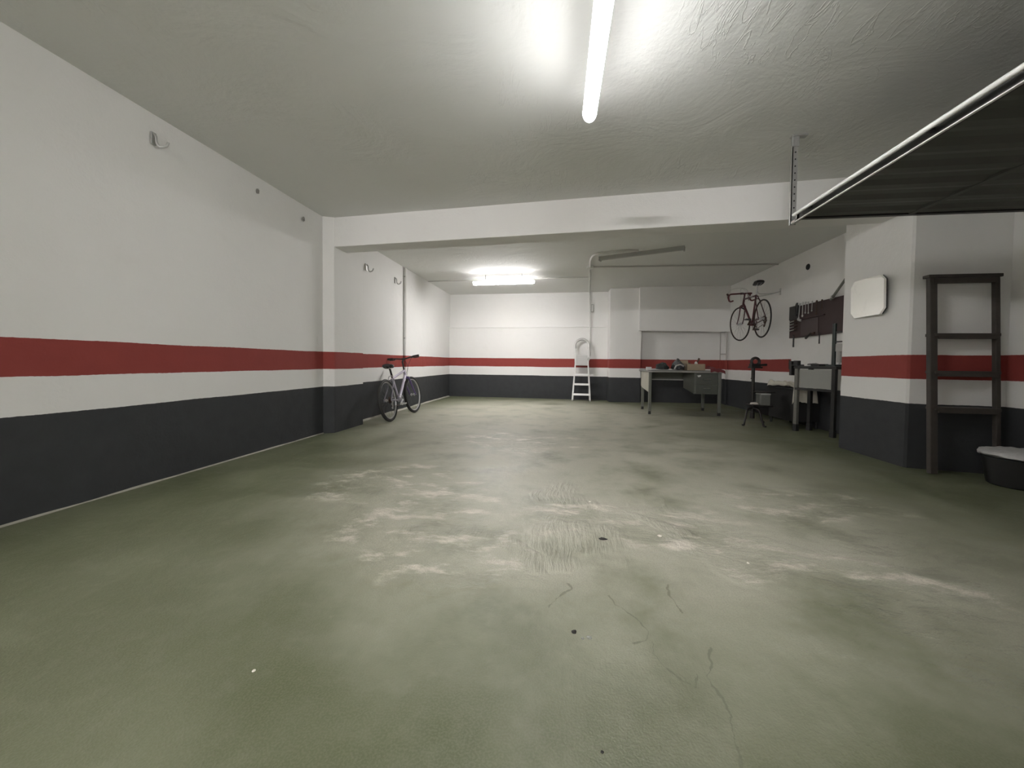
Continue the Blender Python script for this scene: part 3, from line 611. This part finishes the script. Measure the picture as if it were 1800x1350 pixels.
for z0, z1 in ((0.575, 0.775), (0.41, 0.562)):
    q = newbm(); bx(q, 0.825, 1.205, -0.018, 0.004, z0, z1); o = obj('drawer', q, simple('dark_green_enamel', (0.085, 0.092, 0.078), 0.4, var=0.12), t, bevel=0.005)
    q = newbm(); zc_ = z0+0.10; tube(q, smooth_path([(0.955, -0.018, zc_), (0.96, -0.045, zc_), (1.06, -0.045, zc_), (1.065, -0.018, zc_)], 4), 0.008, 8); obj('handle', q, M_STEEL, o, smooth=True)
q = newbm(); prism(q, [(0.84, -0.024, 0.745), (0.905, -0.024, 0.755), (0.90, -0.024, 0.725), (0.86, -0.024, 0.712)], (0, 0.004, 0)); obj('drawer_sticker', q, M_WPLASTIC, t)
TOP = 0.833
q = newbm(); bx(q, 1.555, 1.64, 7.62, 7.70, TOP, TOP+0.055); o = tag(obj('carton', q, M_WPLASTIC, bevel=0.004), 'tiny white carton at the left end of the desk top', 'box')
q = newbm(); bx(q, 1.553, 1.642, 7.618, 7.702, TOP+0.040, TOP+0.058); obj('lid', q, M_WPLASTIC, o)
M_BAG = simple('black_plastic_bag', (0.014, 0.016, 0.017), 0.38, var=0.3, scale=12, spec=0.6)
M_BAGG = simple('dull_dark_sack', (0.020, 0.025, 0.023), 0.6, var=0.3, scale=12)
q = newbm(); lump(q, (1.925, 7.98, TOP+0.022), (0.125, 0.15, 0.125), 3, 0.35, 2.2, 3); o = tag(obj('bag', q, M_BAGG), 'low dark sack lying on the desk beside the tiny white carton', 'bag')
q = newbm(); b0 = Vector((2.175, 7.82, TOP+0.026)); lump(q, b0, (0.115, 0.15, 0.165), 8, 0.42, 2.6, 3)
for v in q.verts:
    if v.co.z > b0.z+0.08: k_ = (v.co.z-b0.z-0.08)*1.6; v.co.x = v.co.x*(1-min(0.75, k_*5))+(b0.x-0.02)*min(0.75, k_*5); v.co.z += k_*0.25
o = tag(obj('bag', q, M_BAG), 'black plastic bag drawn up to a peak on the desk', 'bag')
q = newbm(); tube(q, smooth_path([(2.07, 7.66, TOP+0.02), (2.10, 7.655, TOP+0.085), (2.17, 7.655, TOP+0.11), (2.235, 7.66, TOP+0.08)], 5), 0.014, 8); obj('drawstring', q, M_GREYPL, o, smooth=True)
M_CARD = simple('brown_cardboard', (0.36, 0.29, 0.205), 0.85, var=0.12, scale=14)
t = thing('cardboard_box', 'open low cardboard box of oddments on the desk', 'box', (2.475, 7.86, TOP), (0, 0, 0))
def tray(q, w, d, h, th=0.006):
    bx(q, -w/2, w/2, -d/2, d/2, 0.001, th); bx(q, -w/2, w/2, -d/2, -d/2+th, 0.001, h); bx(q, -w/2, w/2, d/2-th, d/2, 0.001, h); bx(q, -w/2, -w/2+th, -d/2, d/2, 0.001, h); bx(q, w/2-th, w/2, -d/2, d/2, 0.001, h); return q
obj('box_body', tray(newbm(), 0.33, 0.30, 0.125), M_CARD, t)
q = newbm(); box(q, (-0.12, 0.17, 0.15), (0.14, 0.005, 0.09), Matrix.Rotation(R(-20), 3, 'X')); obj('flap', q, M_CARD, t)
q = newbm(); prism(q, [(2.465, 7.77, TOP+0.010), (2.535, 7.77, TOP+0.010), (2.52, 7.77, TOP+0.15), (2.495, 7.77, TOP+0.175), (2.48, 7.77, TOP+0.15)], (0, 0.06, 0)); tag(obj('bottle', q, M_WPLASTIC, bevel=0.006), 'small white bottle standing up in the cardboard box on the desk', 'bottle')
q = newbm(); lump(q, (2.412, 7.84, TOP+0.022), (0.058, 0.09, 0.11), 5, 0.5, 2.4, 3); tag(obj('rag', q, simple('brown_rag', (0.085, 0.07, 0.055), 0.9, var=0.3, bump=0.4)), 'crumpled brown rag in the cardboard box on the desk', 'rag')
q = newbm(); tube(q, [(2.52, 7.88, TOP+0.03), (2.55, 7.86, TOP+0.18), (2.575, 7.85, TOP+0.235)], [0.010, 0.013, 0.02], 8); tag(obj('brush', q, M_RUST, smooth=True), 'short brown brush sticking up out of the cardboard box on the desk', 'brush')
# red cloth over the right end
q = newbm(); g = []; nx, ny = 18, 12
for i in range(nx+1):
    row = []
    for j in range(ny+1):
        x = 2.655+0.26*i/nx; y = 7.44+0.34*j/ny; z = TOP+0.012+0.035*abs(noise.noise(Vector((x*9, y*9, 1))))+0.055*max(0, 1-abs((x-2.72)/0.12))*(0.4+0.6*j/ny)
        if x > 2.888: z -= (x-2.888)*0.9; x = 2.888+(x-2.888)*0.4+0.008
        if y < 7.498: z -= (7.498-y)*0.9; y = 7.492-(7.498-y)*0.15
        row.append(q.verts.new((x, y, z)))
    g.append(row)
for i in range(nx):
    for j in range(ny): q.faces.new((g[i][j], g[i+1][j], g[i+1][j+1], g[i][j+1]))
o = tag(obj('cloth', q, simple('dull_red_cloth', (0.17, 0.035, 0.040), 0.85, var=0.25, scale=18), smooth=True), 'dull red cloth rumpled over the right end of the desk', 'cloth')
m = o.modifiers.new('thick', 'SOLIDIFY'); m.thickness = 0.006; m.offset = 1

# ------------------------------------------------------------------ pipe frame in the back right corner
t = thing('pipe_frame', 'slim grey pipe frame standing in the back right corner', 'frame', (3.66, 9.74, 0))
M_PIPEW = wall_mat('painted_pipe_shaded', tint=(0.48, 0.47, 0.44))  # wall paint tinted greyer: the pipe's shading is put into this colour
M_PIPE = simple('grey_painted_pipe', (0.40, 0.39, 0.36), 0.5, var=0.08)
for x in (0.0, 0.115):
    q = newbm(); tube(q, [(x, -0.6*x, 0.0), (x, -0.6*x, 1.79)], 0.016 if x else 0.010, 8); obj('upright', q, M_PIPEW, t, smooth=True)
for z in (1.785, 1.20):
    q = newbm(); tube(q, [(-0.005, 0, z), (0.12, -0.072, z)], 0.011, 8); obj('crossbar', q, M_PIPE, t, smooth=True)

# ------------------------------------------------------------------ tool board and its tools
M_BOARD = simple('dark_maroon_board', (0.040, 0.020, 0.019), 0.55, var=0.2, scale=6)
t = thing('tool_board', 'dark maroon tool board on the right wall behind the pier', 'board', (xC-0.03, 5.45, 1.41))
q = newbm(); bx(q, -0.012, 0.012, 0.0, 1.68, 0.0, 0.51); obj('panel', q, M_BOARD, t, bevel=0.003)
q = newbm(); bx(q, -0.026, -0.010, 1.40, 1.67, 0.30, 0.525); obj('dark_panel', q, simple('blackish_sheet', (0.030, 0.031, 0.028), 0.5, var=0.2), t)
q = newbm(); bx(q, -0.03, -0.012, 0.78, 1.36, 0.285, 0.30); obj('tool_rail', q, M_BOARD, t)
q = newbm(); bx(q, -0.020, -0.010, 0.92, 1.35, 0.02, 0.27); obj('pocket_sheet', q, simple('grey_maroon_sheet', (0.065, 0.045, 0.045), 0.5, var=0.15), t)
def wrench(q, x, y, z, L, w, tilt):
    m = Matrix.Rotation(tilt, 3, 'X')
    box(q, (x, y, z-L*0.5), (0.006, w*0.5, L*0.8), m)
    for s, k in ((1, 1.0), (-1, 0.85)):
        d = m @ Vector((0, 0, s*L*0.45)); tube(q, [Vector((x-0.004, y, z-L*0.5))+d, Vector((x+0.004, y, z-L*0.5))+d], w*0.75*k, 10)
bxx = xC-0.078
specs = [(6.80, 1.95, 0.24, 0.030, 0.10, M_CHROME, 'wrench', 'dull wrench at the left end of the hanging row on the tool board'), (6.715, 1.955, 0.22, 0.032, 0.0, M_ALU, 'wrench', 'bright white-metal wrench, most shining of the tools on the board'),
         (6.64, 1.95, 0.17, 0.026, 0.0, M_CHROME, 'wrench', 'short grey wrench just right of the shining one on the tool board'), (6.57, 1.945, 0.18, 0.022, -0.05, M_CHROME, 'wrench', 'slim grey wrench hung second to the right of the shining one'),
         (6.48, 1.94, 0.15, 0.020, 0.03, M_GALV, 'wrench', 'small grey wrench near the middle of the tool board'), (6.37, 1.93, 0.20, 0.028, 0.0, M_RUST, 'wrench', 'rusty wrench hung past the middle of the tool board'), (6.25, 1.925, 0.13, 0.022, 0.0, M_RUST, 'wrench', 'short rusty wrench, farthest along the tool board row')]
for y, z, L, w, tl, mt, nm, lab in specs:
    q = newbm(); wrench(q, bxx, y, z-0.005, L, w, tl); tag(obj(nm, q, mt, bevel=0.002), lab, 'wrench', 'tools hung along the top of the tool board')
q = newbm(); tube(q, [(bxx, 6.865, 1.97), (bxx, 6.85, 1.80)], 0.012, 8); tube(q, smooth_path([(bxx, 6.88, 1.96), (bxx, 6.91, 1.87), (bxx, 6.875, 1.76)], 4), 0.011, 8); tag(obj('pliers', q, M_DARK, smooth=True), 'dark pliers hung at the left of the row on the tool board', 'pliers', 'tools hung along the top of the tool board')
q = newbm(); box(q, (bxx, 6.79, 1.685), (0.02, 0.10, 0.035), Matrix.Rotation(0.3, 3, 'X')); tag(obj('scraper', q, M_GALV, bevel=0.003), 'short grey scraper lying on the tool board rail', 'scraper')
for k_, (z, lab) in enumerate(((1.685, 'topmost of the four grey files lying flat at the left end of the board'), (1.64, 'second file from the top at the left end of the tool board'), (1.588, 'third file from the top at the left end of the tool board'), (1.54, 'lowest of the four files at the left end of the tool board'))):
    q = newbm(); tube(q, [(xC-0.070, 7.075, z-0.01), (xC-0.070, 6.93, z)], [0.009, 0.006], 8); o = tag(obj('file', q, M_GALV if k_ in (1, 2) else M_GREYPL, smooth=True), lab, 'file', 'files at the left end of the tool board')
    q = newbm(); tube(q, [(xC-0.070, 6.93, z), (xC-0.070, 6.87, z+0.003)], 0.011, 8); obj('handle', q, M_RUST, o, smooth=True)
for y, r_, z1, z0, lab in ((6.985, 0.013, 1.45, 1.255, 'thick black rod hanging below the left end of the tool board'), (6.33, 0.009, 1.43, 1.28, 'thin black rod hanging below the middle of the tool board')):
    q = newbm(); tube(q, [(xC-0.05, y, z1), (xC-0.05, y, z0)], [r_*0.8, r_], 8); o = tag(obj('punch_rod', q, M_DARK, smooth=True), lab, 'rod')
    q = newbm(); ring(q, (xC-0.05, y, z1), 0.014, 0.004, 'X', 14, 5); obj('eye', q, M_DARK, o, smooth=True)
q = newbm(); tube(q, smooth_path([(xC-0.072, 6.50, 1.44), (xC-0.072, 6.56, 1.415), (xC-0.072, 6.62, 1.378)], 4), 0.016, 8); o = tag(obj('hammer', q, M_DARK, smooth=True), 'black bent tool poking out under the tool board', 'tool')
q = newbm(); tube(q, [(xC-0.066, 6.42, 1.45), (xC-0.066, 6.52, 1.438)], 0.013, 8); obj('handle', q, M_RUST, o, smooth=True)
q = newbm(); tube(q, [(xC-0.078, 6.06, 1.89), (xC-0.078, 5.62, 2.26)], 0.017, 10); o = tag(obj('grey_tube', q, simple('grey_green_pipe', (0.17, 0.175, 0.15), 0.5), smooth=True), 'grey tube slanting up from the top right of the tool board', 'tube')
q = newbm(); ring(q, (xC-0.078, 6.02, 1.925), 0.022, 0.006, 'Y', 16, 6); obj('collar', q, M_STEEL, o, smooth=True)

# ------------------------------------------------------------------ workbench by the pier with its vice, drill stand and cloth
M_BENCH = simple('black_stained_wood', (0.012, 0.012, 0.011), 0.6, var=0.3, scale=9)
M_LEG = simple('grey_worn_steel', (0.16, 0.16, 0.14), 0.5, 0.2, var=0.2)
t = thing('workbench', 'tall dark workbench with a pale front panel beside the right pier', 'workbench', (3.345, 6.085, 0), (0, 0, math.atan2(-0.93, 0.368)))
# local: x runs along the front towards the camera, y towards the wall
BL, BD = 0.515, 0.25
q = newbm(); bx(q, -0.035, BL+0.04, -0.03, BD+0.03, 0.905, 0.945); obj('bench_top', q, M_BENCH, t, bevel=0.006)
for x, y, m_ in ((0.0, 0.0, M_LEG), (BL, 0.0, M_BENCH), (0.0, BD, M_BENCH), (BL, BD, M_BENCH)):
    q = newbm(); bx(q, x-0.024, x+0.024, y-0.024, y+0.024, 0.0, 0.906); lg = obj('leg', q, m_, t, bevel=0.004)
    q = newbm(); bx(q, x-0.027, x+0.027, y-0.027, y+0.027, 0.0, 0.10); obj('foot_cap', q, M_DARK, lg)
q = newbm(); bx(q, 0.03, BL-0.03, 0.0, 0.015, 0.635, 0.895); o = obj('front_panel', q, simple('pale_grey_panel', (0.27, 0.275, 0.255), 0.5, var=0.12, scale=5), t); o['label'] = 'pale grey front panel'
q = newbm(); bx(q, -0.01, BL+0.01, -0.028, 0.02, 0.60, 0.632); obj('rail', q, M_BENCH, t)
BT_ = 0.946
def bench(x, y, z=0.0):
    a = math.atan2(-0.93, 0.368); return Vector((3.345+x*math.cos(a)-y*math.sin(a), 6.085+x*math.sin(a)+y*math.cos(a), z))
ang = math.atan2(-0.93, 0.368)
t = thing('bench_vice', 'black bench vice clamped at the left corner of the workbench', 'vice', bench(-0.005, 0.0, BT_), (0, 0, ang))
q = newbm(); bx(q, -0.05, 0.05, -0.05, 0.07, 0, 0.02); bx(q, -0.035, 0.03, -0.03, 0.03, 0.018, 0.075); obj('vice_body', q, M_DARK, t, bevel=0.004)
q = newbm(); bx(q, -0.085, -0.05, -0.045, 0.045, -0.14, 0.07); obj('front_jaw', q, M_DARK, t, bevel=0.004)
q = newbm(); tube(q, [(-0.13, 0, 0.03), (-0.03, 0, 0.03)], 0.011, 8); tube(q, [(-0.125, 0, -0.05), (-0.125, 0, 0.09)], 0.006, 8); obj('screw_handle', q, M_DARK, t, smooth=True)
q = newbm(); lump(q, bench(0.115, 0.16, BT_+0.012), (0.075, 0.06, 0.03), 4, 0.3, 2, 3); tag(obj('rag', q, simple('grey_rag', (0.26, 0.25, 0.24), 0.9, var=0.2, bump=0.3)), 'grey rag lying on the workbench top', 'rag')
q = newbm(); prism(q, [bench(0.20, -0.015, BT_), bench(0.325, -0.02, BT_), bench(0.32, 0.15, BT_), bench(0.205, 0.15, BT_)], (0, 0, 0.028)); tag(obj('tray', q, M_BENCH, bevel=0.004), 'flat dark tray on the workbench before the drill stand', 'tray')
t = thing('drill_stand', 'dark green drill press column standing on the workbench', 'drill press', bench(0.40, 0.13, BT_), (0, 0, ang))
M_DGREEN = simple('dark_green_paint', (0.016, 0.028, 0.024), 0.4, var=0.2)
q = newbm(); bx(q, -0.06, 0.07, -0.07, 0.07, 0.0, 0.022); obj('base', q, M_DGREEN, t, bevel=0.004)
q = newbm(); tube(q, [(0, 0, 0.02), (0, 0, 0.58)], 0.024, 12); obj('column', q, M_DGREEN, t, smooth=True)
for z in (0.33, 0.46):
    q = newbm(); bx(q, 0.0, 0.16, -0.012, 0.012, z-0.008, z+0.008); obj('arm', q, M_DARK, t)
q = newbm(); tube(q, [(0.075, 0, 0.05), (0.075, 0, 0.20)], 0.030, 12); bx(q, 0.04, 0.12, -0.03, 0.03, 0.20, 0.30); obj('motor', q, M_GREYPL, t, smooth=True)
q = newbm(); tube(q, [(0.075, 0, 0.022), (0.075, 0, 0.055)], [0.008, 0.014], 10); obj('chuck', q, M_CHROME, t, smooth=True)
# low dark chest behind the bench corner and the pale cloth on it
M_CHEST = simple('blackened_wood', (0.008, 0.008, 0.008), 0.65, var=0.25)
t = thing('chest', 'low black wooden chest against the right wall left of the workbench', 'chest', (3.43, 6.30, 0))
q = newbm(); bx(q, 0.0, 0.36, 0.0, 0.72, 0.10, 0.58); obj('chest_body', q, M_CHEST, t, bevel=0.006)
q = newbm(); bx(q, -0.02, 0.37, -0.02, 0.74, 0.58, 0.61); obj('lid', q, M_CHEST, t, bevel=0.006)
for x in (0.03, 0.33):
    for y in (0.03, 0.69):
        q = newbm(); tube(q, [(x, y, 0), (x, y, 0.11)], [0.018, 0.025], 8); obj('leg', q, M_CHEST, t, smooth=True)
q = newbm(); g = []; nx, ny = 26, 16; random.seed(4)
for i in range(nx+1):
    row = []
    for j in range(ny+1):
        u, v = i/nx, j/ny
        y = 7.02-1.0*u; x = 3.40+0.30*v; z = 0.622+0.085*abs(noise.noise(Vector((u*4, v*5, 2))))+0.05*math.sin(v*9+u*3)**2*(1-u)
        if y < 6.29: k_ = 6.29-y; z -= k_*0.85; x -= k_*0.18*(1-v); y = 6.262-(6.29-y)*0.22
        if v < 0.06: z -= 0.02
        row.append(q.verts.new((x, y, z)))
    g.append(row)
for i in range(nx):
    for j in range(ny): q.faces.new((g[i][j], g[i+1][j], g[i+1][j+1], g[i][j+1]))
o = tag(obj('cloth', q, simple('pale_dust_sheet', (0.56, 0.54, 0.46), 0.85, var=0.12, scale=15), smooth=True), 'pale crumpled sheet spread on the black chest beside the workbench', 'cloth')
m = o.modifiers.new('thick', 'SOLIDIFY'); m.thickness = 0.006; m.offset = 1
# pedestal stand with shelf, vice and box
M_STAND = simple('dark_cast_iron', (0.016, 0.014, 0.013), 0.5, 0.3, var=0.25)
t = thing('tool_stand', 'dark iron pedestal stand with curved feet and a ringed vice on top', 'stand', (2.985, 6.60, 0))
q = newbm(); tube(q, [(0, 0, 0.12), (0, 0, 0.93)], 0.024, 10); tube(q, [(0, 0, 0.10), (0, 0, 0.20)], 0.036, 10); obj('post', q, M_STAND, t, smooth=True)
for ex, ey in ((-0.185, -0.15), (0.055, -0.26), (0.25, 0.20)):
    q = newbm(); tube(q, smooth_path([(0, 0, 0.26), (ex*0.55, ey*0.55, 0.25), (ex*0.8, ey*0.8, 0.12), (ex, ey, 0.014), (ex*1.15, ey*1.15, 0.014)], 5), 0.014, 8); obj('leg', q, M_STAND, t, smooth=True)
q = newbm(); bx(q, -0.05, 0.24, -0.14, 0.14, 0.300, 0.318); obj('shelf', q, M_STAND, t, bevel=0.004)
q = newbm(); prism(q, [(-0.01, -0.09, 0.515), (0.29, -0.08, 0.515), (0.31, 0.12, 0.515), (0.02, 0.12, 0.515)], (0, 0, 0.014)); obj('upper_shelf', q, M_STAND, t)
q = newbm(); bx(q, -0.06, 0.11, -0.06, 0.06, 0.90, 0.925); bx(q, -0.05, 0.09, -0.045, 0.045, 0.92, 0.97); vz = obj('vice_body', q, M_STAND, t, bevel=0.005)
q = newbm(); ring(q, (0.025, 0, 1.005), 0.058, 0.021, 'Y', 26, 8, 1.3); obj('vice_ring', q, M_STAND, t, smooth=True)
q = newbm(); tube(q, [(0.10, 0, 0.95), (0.20, 0.02, 0.955)], 0.018, 10); obj('vice_screw', q, M_STAND, t, smooth=True)
q = newbm(); tube(q, [(-0.045, -0.05, 0.93), (-0.045, -0.05, 0.74)], 0.008, 8); tube(q, [(-0.045, -0.05, 0.745), (-0.045, -0.05, 0.725)], 0.014, 8); obj('vice_lever', q, M_STAND, t, smooth=True)
q = newbm(); bx(q, 3.06, 3.20, 6.50, 6.66, 0.319, 0.50); o = tag(obj('tin', q, simple('grey_tin', (0.15, 0.155, 0.14), 0.5, var=0.12), bevel=0.005), 'square grey tin on the lower shelf of the pedestal stand', 'tin')
q = newbm(); bx(q, 3.057, 3.203, 6.497, 6.663, 0.485, 0.506); obj('lid', q, M_GREYPL, o)
q = newbm(); lump(q, (2.982, 6.53, 0.333), (0.062, 0.05, 0.03), 9, 0.15, 2.2, 3); tag(obj('rag', q, simple('pinkish_rag', (0.50, 0.46, 0.43), 0.9, var=0.15)), 'pale pinkish rag beside the tin on the pedestal stand shelf', 'rag')

# ------------------------------------------------------------------ mirror on the pier
t = thing('mirror', 'bright square mirror with cut corners hung tilted on the right pier', 'mirror', (xD-0.026, 4.535, 1.675), (0, R(-1.3), R(-3.5)))
def octa(q, hy0, hy1, hz, c, x0, x1):
    pts = [(x0, hy1-c, hz[1]), (x0, hy1, hz[1]-c), (x0, hy1, hz[0]+c), (x0, hy1-c, hz[0]), (x0, hy0+c, hz[2]), (x0, hy0, hz[2]+c), (x0, hy0, hz[3]-c), (x0, hy0+c, hz[3])]
    prism(q, pts, (x1-x0, 0, 0))
k = NT('mirror_glass'); v = opos(k)
d1 = k.ramp(k.noise(v, 9, 6, 0.65), 0.56, 0.75)
k.l(k.mix(k.math('MULTIPLY', d1, 0.35), (0.97, 0.965, 0.93), (0.80, 0.79, 0.76)), k.b.inputs['Base Color']); k.b.inputs['Metallic'].default_value = 1.0
k.l(k.math('ADD', 0.03, k.math('MULTIPLY', d1, 0.12)), k.b.inputs['Roughness'])
q = newbm(); octa(q, -0.245, 0.245, (-0.198, 0.200, -0.198, 0.200), 0.058, -0.026, -0.006); obj('glass', q, k.m, t)
q = newbm(); octa(q, -0.235, 0.235, (-0.190, 0.195, -0.195, 0.195), 0.05, -0.006, 0.010); obj('backing', q, M_DARK, t)

# ------------------------------------------------------------------ wooden ladder and tub in the right corner
M_OLDWOOD = simple('old_dark_wood', (0.056, 0.048, 0.042), 0.75, var=0.3, scale=14, bump=0.3)
L0, L1 = Vector((3.232, 3.845, 0)), Vector((3.715, 3.835, 0))
ud = (L1-L0).normalized(); nd = Vector((-ud.y, ud.x, 0))
t = thing('wooden_ladder', 'old dark wooden ladder leaning in the right corner beside the pier', 'ladder', L0)
t.matrix_world = Matrix(((ud.x, nd.x, 0, L0.x), (ud.y, nd.y, 0, L0.y), (0, 0, 1, 0), (0, 0, 0, 1)))
LW = (L1-L0).length; lt = 0.085; LH = 1.745
lm = Matrix.Rotation(-math.atan2(lt, LH), 3, 'X'); LL = math.hypot(lt, LH)
def lp(x, z, dy=0): return Vector((x, lt*z/LH+dy, z))
q = newbm(); box(q, lp(0, LH/2+0.01), (0.058, 0.045, LL), lm); obj('rail', q, M_OLDWOOD, t, bevel=0.006)
q = newbm(); box(q, lp(LW, LH/2+0.01), (0.036, 0.04, LL), lm); obj('rail', q, M_OLDWOOD, t, bevel=0.006)
for z in (1.235, 0.905, 0.585):
    q = newbm(); box(q, lp(LW/2, z, 0.012), (LW, 0.11, 0.026)); box(q, lp(LW/2, z-0.012, -0.035), (LW-0.04, 0.014, 0.05), lm); obj('tread', q, M_OLDWOOD, t, bevel=0.003)
q = newbm(); box(q, lp(LW/2, LH+0.012, 0.01), (LW+0.075, 0.07, 0.028)); box(q, lp(LW/2, LH-0.03, -0.02), (LW, 0.02, 0.05)); obj('top_board', q, M_OLDWOOD, t, bevel=0.004)
t = thing('tub', 'round black tub with a pale ragged rim beside the wooden ladder', 'tub', (3.62, 3.585, 0))
q = newbm(); lathe(q, (0, 0, 0), [(0.150, 0.0), (0.165, 0.01), (0.200, 0.225), (0.195, 0.23), (0.15, 0.03)], 32); obj('tub_body', q, simple('black_rubber_tub', (0.012, 0.012, 0.012), 0.6, var=0.2), t, smooth=True)
q = newbm(); r_ = bmesh.ops.create_uvsphere(q, u_segments=40, v_segments=14, radius=1)
for v in q.verts:
    d = v.co.copy(); n_ = noise.noise(d*3.1)*0.10+noise.noise(d*8)*0.05
    v.co = Vector((d.x*0.222*(1+n_*0.4), d.y*0.222*(1+n_*0.4), 0.255+d.z*0.045*(1+n_*2.5)+0.02*noise.noise(Vector((d.x*6, d.y*6, 3)))))
o = obj('plastic_cover', q, simple('grey_crumpled_plastic', (0.50, 0.50, 0.49), 0.45, var=0.3, scale=22, bump=0.5), t, smooth=True); o['label'] = 'pale grey crumpled plastic over the rim'

# ------------------------------------------------------------------ overhead garage door
M_DOOR = simple('dark_grey_ribbed_steel', (0.085, 0.088, 0.080), 0.55, 0.1, var=0.12, scale=4)
M_WHITEM = simple('white_enamelled_steel', (0.82, 0.82, 0.80), 0.3, var=0.04)
DX0, DX1, DY0, DY1, DZ = 1.80, 3.83, 0.75, 3.33, 2.10
t = thing('garage_door', 'raised dark ribbed garage door leaf with a white edge rail', 'garage door', (0, 0, 0))
n = int((DY1-DY0)/0.055); sec = []
for i in range(n+1):
    y = DY0+(DY1-DY0)*i/n; sec.append((y, DZ+(0.0 if i % 4 in (0, 1) else 0.014)))
q = newbm(); prev = None
for y, z in sec:
    r_ = [q.verts.new((DX0, y, z)), q.verts.new((DX1, y, z)), q.verts.new((DX1, y, z+0.003)), q.verts.new((DX0, y, z+0.003))]
    if prev:
        for a in range(4): q.faces.new((prev[a], prev[(a+1) % 4], r_[(a+1) % 4], r_[a]))
    prev = r_
obj('ribbed_sheet', q, M_DOOR, t)
q = newbm(); tube(q, [(1.752, DY0, DZ+0.024), (1.752, DY1-0.03, DZ+0.024)], 0.013, 12); o = obj('edge_rail', q, M_WHITEM, t, smooth=True); o['label'] = 'white edge rail'
q = newbm(); bx(q, 1.777, 1.79, DY0, DY1+0.02, DZ-0.020, DZ-0.014); obj('edge_flange', q, M_WHITEM, t)
q = newbm(); bx(q, 1.790, 1.812, DY0, DY1, DZ-0.012, DZ+0.045); obj('edge_channel', q, M_DARK, t)
q = newbm(); bx(q, 1.79, DX1, DY1-0.035, DY1, DZ-0.006, DZ+0.055); obj('side_frame', q, M_DARK, t)
q = newbm(); bx(q, 1.79, DX1, DY0, DY0+0.035, DZ-0.006, DZ+0.055); obj('side_frame', q, M_DARK, t)
for x in (2.56, 3.3):
    q = newbm(); bx(q, x-0.02, x+0.02, DY0, DY1, DZ-0.004, DZ+0.03); obj('stiffener', q, M_DOOR, t)
for y in (1.0, 2.2, 3.15):
    q = newbm(); bx(q, 1.748, 1.80, y-0.012, y+0.012, DZ+0.014, DZ+0.03); obj('rail_link', q, M_DARK, t)
q = newbm(); tube(q, [(1.79, DY1+0.0, DZ-0.01), (1.79, DY1+0.05, DZ-0.01)], 0.017, 10); obj('roller', q, M_GALV, t, smooth=True)
t = thing('door_hanger', 'perforated steel hanger strap from the ceiling to the garage door corner', 'bracket', (1.802, 3.405, 0))
q = newbm(); bx(q, -0.02, 0.02, -0.004, 0.0, DZ-0.02, CZ-0.002); bx(q, -0.02, -0.014, -0.004, 0.02, DZ-0.02, CZ-0.002); obj('strap', q, M_GALV, t)
q = newbm(); bx(q, -0.03, 0.085, -0.02, 0.03, CZ-0.012, CZ-0.001); bx(q, -0.026, 0.026, -0.012, 0.012, CZ-0.09, CZ-0.01); obj('ceiling_bracket', q, M_GALV, t, bevel=0.003)
q = newbm()
for k_ in range(11): tube(q, [(0.002, -0.0035, DZ+0.06+0.055*k_), (0.002, -0.006, DZ+0.06+0.055*k_)], 0.006, 8)
o = obj('slots', q, M_DARK, t); o['kind'] = 'stuff'
q = newbm(); tube(q, [(-0.005, -0.018, DZ+0.0), (-0.005, 0.02, DZ+0.0)], 0.012, 8); obj('bolt', q, M_ALU, t, smooth=True)

# ------------------------------------------------------------------ bits on the floor
M_CHIPW = simple('white_chip', (0.75, 0.73, 0.66), 0.5, var=0.1); M_CHIPD = simple('black_chip', (0.015, 0.015, 0.013), 0.7)
kg = NT('clear_glass'); kg.b.inputs['Base Color'].default_value = (0.92, 0.95, 0.92, 1); kg.b.inputs['Roughness'].default_value = 0.08; kg.b.inputs['Transmission Weight'].default_value = 0.8
bits = [('pebble', (0.047, 1.348), (0.009, 0.008, 0.009), M_CHIPD, 'small black pebble on the floor near the glass shards', 'pebble', None), ('glass_shard', (0.098, 1.329), (0.009, 0.007, 0.006), kg.m, 'larger clear glass shard on the floor by the black pebble', 'glass shard', 'glass shards'), ('glass_shard', (0.076, 1.322), (0.005, 0.005, 0.004), kg.m, 'smaller clear glass shard on the floor by the black pebble', 'glass shard', 'glass shards'),
        ('plastic_chip', (0.22, 2.10), (0.024, 0.012, 0.007), M_CHIPD, 'flat black chip on the scraped part of the floor', 'chip', None), ('plaster_chip', (0.535, 2.19), (0.012, 0.010, 0.006), M_CHIPW, 'white plaster chip on the floor right of the flat black chip', 'chip', None), ('plaster_crumb', (-0.925, 1.03), (0.005, 0.005, 0.004), M_CHIPW, 'pale crumb alone on the green floor near the left', 'crumb', None),
        ('plaster_crumb', (0.885, 1.955), (0.006, 0.006, 0.004), M_CHIPW, 'pale crumb on the floor toward the garage door', 'crumb', None), ('plaster_crumb', (0.185, 2.66), (0.007, 0.006, 0.005), M_CHIPW, 'pale crumb among the floor grooves', 'crumb', None), ('grit', (0.105, 0.935), (0.004, 0.004, 0.004), M_CHIPD, 'tiny black grain of grit closest to the camera', 'grit', None)]
for i, (nm, (x, y), s, m_, lab, cat, grp) in enumerate(bits):
    q = newbm(); lump(q, (x, y, s[2]*0.12), s, i, 0.45, 2.0, 2); tag(obj(nm, q, m_), lab, cat, grp)
